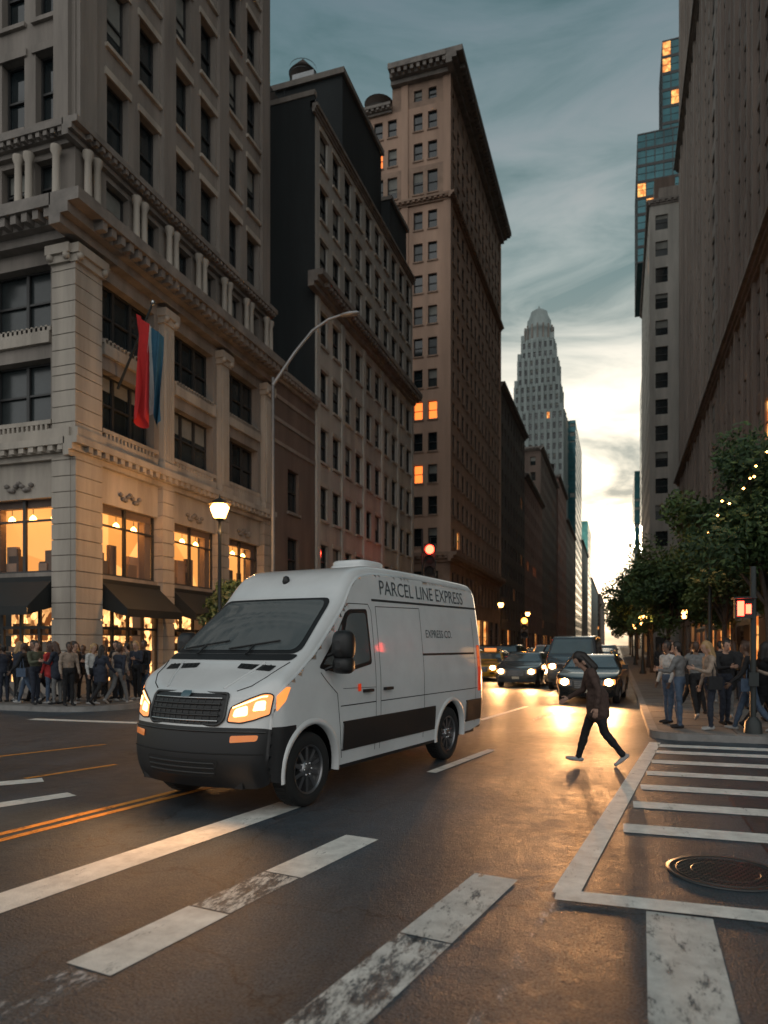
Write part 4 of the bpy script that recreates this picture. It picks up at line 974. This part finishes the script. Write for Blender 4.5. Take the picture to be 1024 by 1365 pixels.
xs=[-16.6,-16.2,-15.9,-15.6,-15.2,-14.9,-14.6,-14.3,-14.0,-13.7,-13.4,-16.8,-16.4,-15.4,-14.75,-14.1,-13.5,-15.0,-16.0,-13.2,-14.4,-13.8,-15.7,-16.5,-14.9,-13.6,-14.2,-15.3]
for k,x in enumerate(xs):
    y=15.45+R.random()*.7 if k<12 else R.uniform(16.2,18.6)
    tc=R.choice(('black','black','navy','grey','brown','beige','olive','navy','black'));bc=R.choice(('black','navy','denim','grey','black'))
    if k==5: tc='red'
    if k in (2,9): tc='white'
    put(k%8,x,y,R.choice((0,180,-90,-30,-150,90))+R.uniform(-20,20),R.uniform(.92,1.04),cols_={0:CL[tc],1:CL[bc]})
# ------------------------------------------------------------------ street furniture
def point(o,loc,e,col=(1,.5,.18),r=.12):
    l=bpy.data.lights.new('lamp_light','POINT'); l.energy=e;l.color=col;l.shadow_soft_size=r
    q=bpy.data.objects.new('lamp_light',l); COL.objects.link(q); q.parent=o; q.location=loc
def street_lamp(x,y,h,e,s=1.0):
    mb=MB(); z=.13
    mb.lathe((0,0,z),[(.2,0),(.2,.12),(.14,.2),(.11,.7),(.075,.85),(.06,h-1.0),(.09,h-.9),(.05,h-.85),(.05,h-.5),(.16*s,h-.42)],METAL,n=14)
    mb.lathe((0,0,z),[(.12*s,h-.42),(.2*s,h-.1),(.22*s,h),(.17*s,h+.1)],LAMPG,n=14)
    mb.lathe((0,0,z),[(.27*s,h+.09),(.25*s,h+.13),(.1*s,h+.27),(.03,h+.33),(.02,h+.45)],METAL,n=14)
    for k in range(6):
        a=k*math.pi/3; mb.tube([(.125*s*math.cos(a),.125*s*math.sin(a),z+h-.42),(.225*s*math.cos(a),.225*s*math.sin(a),z+h),(.2*s*math.cos(a),.2*s*math.sin(a),z+h+.1)],.009,METAL,n=4)
    o=mb.obj('street_lamp'); o.location=(x,y,0)
    if e: point(o,(.42*s,-.1,z+h-.1),e,r=.15); 
    if e>150: point(o,(-.42*s,.1,z+h-.1),e*.8,r=.15)
street_lamp(-13.4,22.1,6.5,240,1.5)
street_lamp(3.0,27,5.6,140,.9); street_lamp(1.3,43,3.2,50,1.0); street_lamp(1.3,62,3.4,0,1.2); street_lamp(3.6,45,3.6,0,.9); street_lamp(-13.2,84,6.5,0,1.5); street_lamp(-13.2,110,6.5,0,1.6)
mb=MB(); mb.tube([(-13.3,26,.1),(-13.3,26,12.6)],[.11,.06],GALVD)
mb.tube([(-13.3,26,12.3),(-12.4,26.1,13.5),(-11.6,26.1,14.3),(-10.9,26.1,14.65),(-10.3,26.1,14.75)],[.07,.065,.06,.055,.05],GALV,n=8)
rows=[[(-10.3+dx,26.1+math.cos(t)*.14*s,14.73+math.sin(t)*.08*s) for t in [k*math.pi/5 for k in range(10)]] for dx,s in ((-.1,.4),(0,.9),(.3,1.1),(.6,.9),(.7,.3))]
mb.grid(rows,GALV,True,True); mb.obj('mast_arm_street_light')
def signal(x,y,poleh,arm,hz,lit=REDL,idx=0,sc=1.0,name='traffic_light',e=25):
    mb=MB(); mb.tube([(0,0,.05),(0,0,poleh)],[.1,.07],METAL); mb.lathe((0,0,.10),[(.2,0),(.18,.25),(.1,.35)],METAL,n=12)
    if arm: mb.tube([(0,0,hz+.55),(arm*.5,0,hz+.75),(arm,0,hz+.7)],[.06,.05,.04],METAL,n=8)
    cx=arm
    mb.box((cx-.19*sc,-.17,hz-.55*sc),(cx+.19*sc,.08,hz+.55*sc),BLACK)
    mb.box((cx-.03,-.05,hz+.54*sc),(cx+.03,.0,hz+.75*sc),METAL)
    for k in range(3):
        zz=hz+(.36-k*.36)*sc
        mb.lathe((cx,0,zz),[(.002,-.22),(.09*sc,-.21),(.15*sc,-.175)],lit if k==idx else RUB,'y',14)
        rows=[[(cx+.17*sc*math.cos(t),yy,zz+.17*sc*math.sin(t)) for t in [math.pi*q/8 for q in range(-1,10)]] for yy in (-.17,-.36)]
        mb.grid(rows,BLACK)
    o=mb.obj(name); o.location=(x,y,0)
    point(o,(cx,-.5,hz+(.36-.36*idx)*sc),e,(1,.05,.02) if lit==REDL else (1,.35,.05),.1)
signal(-13.6,50.2,10.2,.6,7.9,sc=2.2,e=60); signal(-12.9,59.5,4.6,.0,3.9,AMBL,sc=1.2)
signal(-5.85,47.2,3.5,0,2.9,AMBL,sc=1.25,e=40)
mb=MB(); mb.box((-6.3,46.6,-.01),(-5.4,52,.12),KERB); mb.obj('traffic_island')
mb=MB(); mb.tube([(0,0,.1),(0,0,3.2)],.055,METAL); mb.box((-.32,-.13,2.25),(-.02,.07,2.6),BLACK)
mb.box((-.28,-.137,2.29),(-.17,-.131,2.56),REDL); mb.box((-.14,-.137,2.33),(-.05,-.131,2.5),REDL); mb.box((-.36,-.3,2.6),(.02,.07,2.63),BLACK)
mb.lathe((0,0,.13),[(.16,0),(.14,.2),(.07,.3)],METAL,n=12); mb.box((-.08,-.1,1.0),(.08,-.04,1.25),METAL)
o=mb.obj('pedestrian_signal'); o.location=(2.35,14.6,0)
mb=MB(); mb.lathe((0,0,.13),[(.22,0),(.25,.1),(.28,.85),(.31,.88),(.28,.92),(.2,.92)],METAL,n=20)
for k in range(20):
    a=k*math.pi/10; mb.tube([(.24*math.cos(a),.24*math.sin(a),.2),(.3*math.cos(a),.3*math.sin(a),.95)],.01,GALV,n=4)
o=mb.obj('litter_bin'); o.location=(3.4,16.4,0)
# ------------------------------------------------------------------ trees
LEAF=[mat('leaf_a',(.05,.09,.03),.55,var=.3),mat('leaf_b',(.032,.06,.024),.55,var=.3),mat('leaf_c',(.085,.12,.035),.55,var=.3)]
BARK=mat('bark',(.07,.055,.045),.9,var=.3,scale=8,bump=.6,bscale=30)
def tree(x,y,H,rc,n,seed,zc=None,ls=1.):
    rr=random.Random(seed); mb=MB(); z0=.1; ct=zc or H*.68
    base=V((0,0,z0)); fork=V((rr.uniform(-.15,.15),rr.uniform(-.15,.15),H*.38))
    mb.tube([base,base.lerp(fork,.15),base.lerp(fork,.6),fork],[.17,.12,.1,.09],BARK,n=9)
    clumps=[]
    for k in range(11):
        a=k*2.4+rr.uniform(-.3,.3); el_=rr.uniform(-.1,1.25); d=V((math.cos(a)*math.cos(el_),math.sin(a)*math.cos(el_),math.sin(el_)*1.05))
        tip=V((0,0,ct-.3))+d*rc*rr.uniform(.75,1.05); mid=fork.lerp(tip,.5)+V((rr.uniform(-.2,.2),rr.uniform(-.2,.2),rr.uniform(-.1,.25)))
        mb.tube([fork,fork.lerp(mid,.5),mid,tip],[.065,.05,.035,.012],BARK,n=6); clumps.append((tip,rc*rr.uniform(.28,.42))); clumps.append((mid.lerp(tip,.5)+V((rr.uniform(-.4,.4),rr.uniform(-.4,.4),rr.uniform(-.3,.3))),rc*rr.uniform(.26,.4)))
        for q in range(2):
            t2=mid+V((rr.uniform(-1,1),rr.uniform(-1,1),rr.uniform(-.5,.8)))*rc*.55; mb.tube([mid,mid.lerp(t2,.5),t2],[.025,.018,.008],BARK,n=5); clumps.append((t2,rc*rr.uniform(.22,.38)))
    per=n//len(clumps)
    for c,r in clumps:
        tone=rr.choice((0,0,1,1,2))
        for q in range(int(per*rr.uniform(.6,1.3))):
            d=V((rr.gauss(0,1),rr.gauss(0,1),rr.gauss(0,.75))).normalized()*r*rr.random()**.45; p=c+d
            s=rr.uniform(.055,.12)*ls; a=V((rr.gauss(0,1),rr.gauss(0,1),rr.gauss(0,1))).normalized(); b=a.orthogonal().normalized()
            m=LEAF[tone if rr.random()<.7 else rr.choice((0,1,2))]
            mb.face([p-a*s,p+b*s*.5,p+a*s,p-b*s*.5],m)
    o=mb.obj('street_tree'); o.location=(x,y,0)
tree(3.95,21.5,7.4,2.3,24000,1,5.1); tree(2.1,36,6.4,2.3,14000,2,4.3,1.1); tree(1.9,45,6.6,2.4,11000,3,4.3,1.3); tree(4.6,33,7.4,2.3,13000,4,5.2,1.1); tree(2.0,55,7,2.6,7000,5,4.8,1.7); tree(2.0,68,7,2.6,6000,6,5,1.8); tree(2,84,7.5,2.8,6000,8,5,2); tree(3.6,28,6.6,2.0,12000,12,4.6)
tree(-14.2,24.5,4.6,1.1,5000,7,3.4); tree(1.8,104,8,3,5000,9,5.4,2.2); tree(1.8,125,8,3.2,5000,10,5.5,2.4)
mb=MB()
for k in range(13):
    t=k/12; mb.lathe((2.35+1.9*t+.1*math.sin(k*5),19.4+.15*math.cos(k*3),5.0+2.3*t+.12*math.sin(k*2.1)),[(.001,.03),(.035,0),(.001,-.03)],LAMPG,n=6)
mb.tube([(2.35+1.9*k/12+.1*math.sin(k*5),19.4+.15*math.cos(k*3),5.03+2.3*k/12+.12*math.sin(k*2.1)) for k in range(13)],.006,METAL,n=4)
mb.obj('fairy_lights')
# ------------------------------------------------------------------ world / sun
SE=8;SA=-3
w=bpy.data.worlds.new('World'); scene.world=w; w.use_nodes=True; N=w.node_tree.nodes;L=w.node_tree.links
bg=N['Background']; sky=N.new('ShaderNodeTexSky'); sky.sky_type='NISHITA'; sky.sun_disc=False; sky.sun_elevation=rad(SE); sky.sun_rotation=rad(SA); sky.air_density=1.0; sky.dust_density=2.5; sky.ozone_density=2.0
tc=N.new('ShaderNodeTexCoord'); mp=N.new('ShaderNodeMapping'); mp.inputs['Scale'].default_value=(1,1,4.2); mp.inputs['Rotation'].default_value=(0,.12,.3)
L.new(tc.outputs['Generated'],mp.inputs['Vector']); no=N.new('ShaderNodeTexNoise'); no.inputs['Scale'].default_value=3.2; no.inputs['Detail'].default_value=10; no.inputs['Roughness'].default_value=.58; no.inputs['Distortion'].default_value=.6
L.new(mp.outputs['Vector'],no.inputs['Vector'])
mr=N.new('ShaderNodeMapRange'); mr.inputs['From Min'].default_value=.36; mr.inputs['From Max'].default_value=.66; mr.inputs['To Min'].default_value=.35; mr.inputs['To Max'].default_value=.95; L.new(no.outputs['Fac'],mr.inputs['Value'])
hs=N.new('ShaderNodeHueSaturation'); hs.inputs['Saturation'].default_value=.7; L.new(sky.outputs['Color'],hs.inputs['Color'])
se=N.new('ShaderNodeSeparateXYZ'); L.new(tc.outputs['Generated'],se.inputs[0])
cr=N.new('ShaderNodeValToRGB'); L.new(se.outputs['Z'],cr.inputs['Fac']); e=cr.color_ramp.elements
e[0].position=0.0; e[0].color=(.80,.62,.42,1); e[1].position=.72; e[1].color=(.085,.19,.215,1)
k=e.new(.10); k.color=(.72,.66,.52,1); k=e.new(.24); k.color=(.50,.56,.51,1); k=e.new(.45); k.color=(.25,.38,.39,1)
sc=N.new('ShaderNodeVectorMath'); sc.operation='SCALE'; L.new(cr.outputs['Color'],sc.inputs[0])
cm=N.new('ShaderNodeMapRange'); cm.inputs['From Min'].default_value=.35; cm.inputs['From Max'].default_value=.65; cm.inputs['To Min'].default_value=11.5; cm.inputs['To Max'].default_value=6.8; L.new(no.outputs['Fac'],cm.inputs['Value']); L.new(cm.outputs['Result'],sc.inputs['Scale'])
mx=N.new('ShaderNodeMix'); mx.data_type='RGBA'; L.new(mr.outputs['Result'],mx.inputs['Factor']); L.new(hs.outputs['Color'],mx.inputs['A']); L.new(sc.outputs[0],mx.inputs['B'])
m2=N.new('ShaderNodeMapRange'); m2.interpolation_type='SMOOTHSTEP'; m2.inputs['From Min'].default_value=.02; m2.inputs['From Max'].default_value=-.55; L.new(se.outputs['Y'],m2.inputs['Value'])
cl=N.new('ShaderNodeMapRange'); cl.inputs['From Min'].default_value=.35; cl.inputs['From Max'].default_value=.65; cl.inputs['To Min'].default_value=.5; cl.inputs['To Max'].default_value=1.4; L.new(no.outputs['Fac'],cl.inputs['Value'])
s2=N.new('ShaderNodeVectorMath'); s2.operation='SCALE'; s2.inputs[0].default_value=(8.6,8.7,8.5); L.new(cl.outputs['Result'],s2.inputs['Scale'])  # brighter sky added behind the camera as fill for facades and van
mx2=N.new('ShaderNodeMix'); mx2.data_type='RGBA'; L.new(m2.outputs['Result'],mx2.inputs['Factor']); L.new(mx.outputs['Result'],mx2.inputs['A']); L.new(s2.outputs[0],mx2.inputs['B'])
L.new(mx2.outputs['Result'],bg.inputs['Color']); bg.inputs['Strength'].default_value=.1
s=bpy.data.lights.new('sun','SUN'); s.energy=.5; s.angle=rad(2); s.color=(1,.75,.5); so=bpy.data.objects.new('sun',s); COL.objects.link(so)
d=V((math.sin(rad(SA))*math.cos(rad(SE)),math.cos(rad(SA))*math.cos(rad(SE)),math.sin(rad(SE)))); so.rotation_euler=d.to_track_quat('Z','Y').to_euler()
# ------------------------------------------------------------------ camera
cam=bpy.data.cameras.new('camera'); co=bpy.data.objects.new('camera',cam); COL.objects.link(co); co.location=(0,0,1.75); co.rotation_euler=(rad(90),0,rad(18.24))
cam.sensor_fit='HORIZONTAL'; cam.sensor_width=36; cam.lens=33.4; cam.shift_y=.1735; cam.clip_end=6000; cam.clip_start=.05
cam.dof.use_dof=True; cam.dof.focus_distance=9.0; cam.dof.aperture_fstop=1.8
scene.camera=co
scene.view_settings.view_transform='Standard'; scene.view_settings.look='None'; scene.view_settings.exposure=0
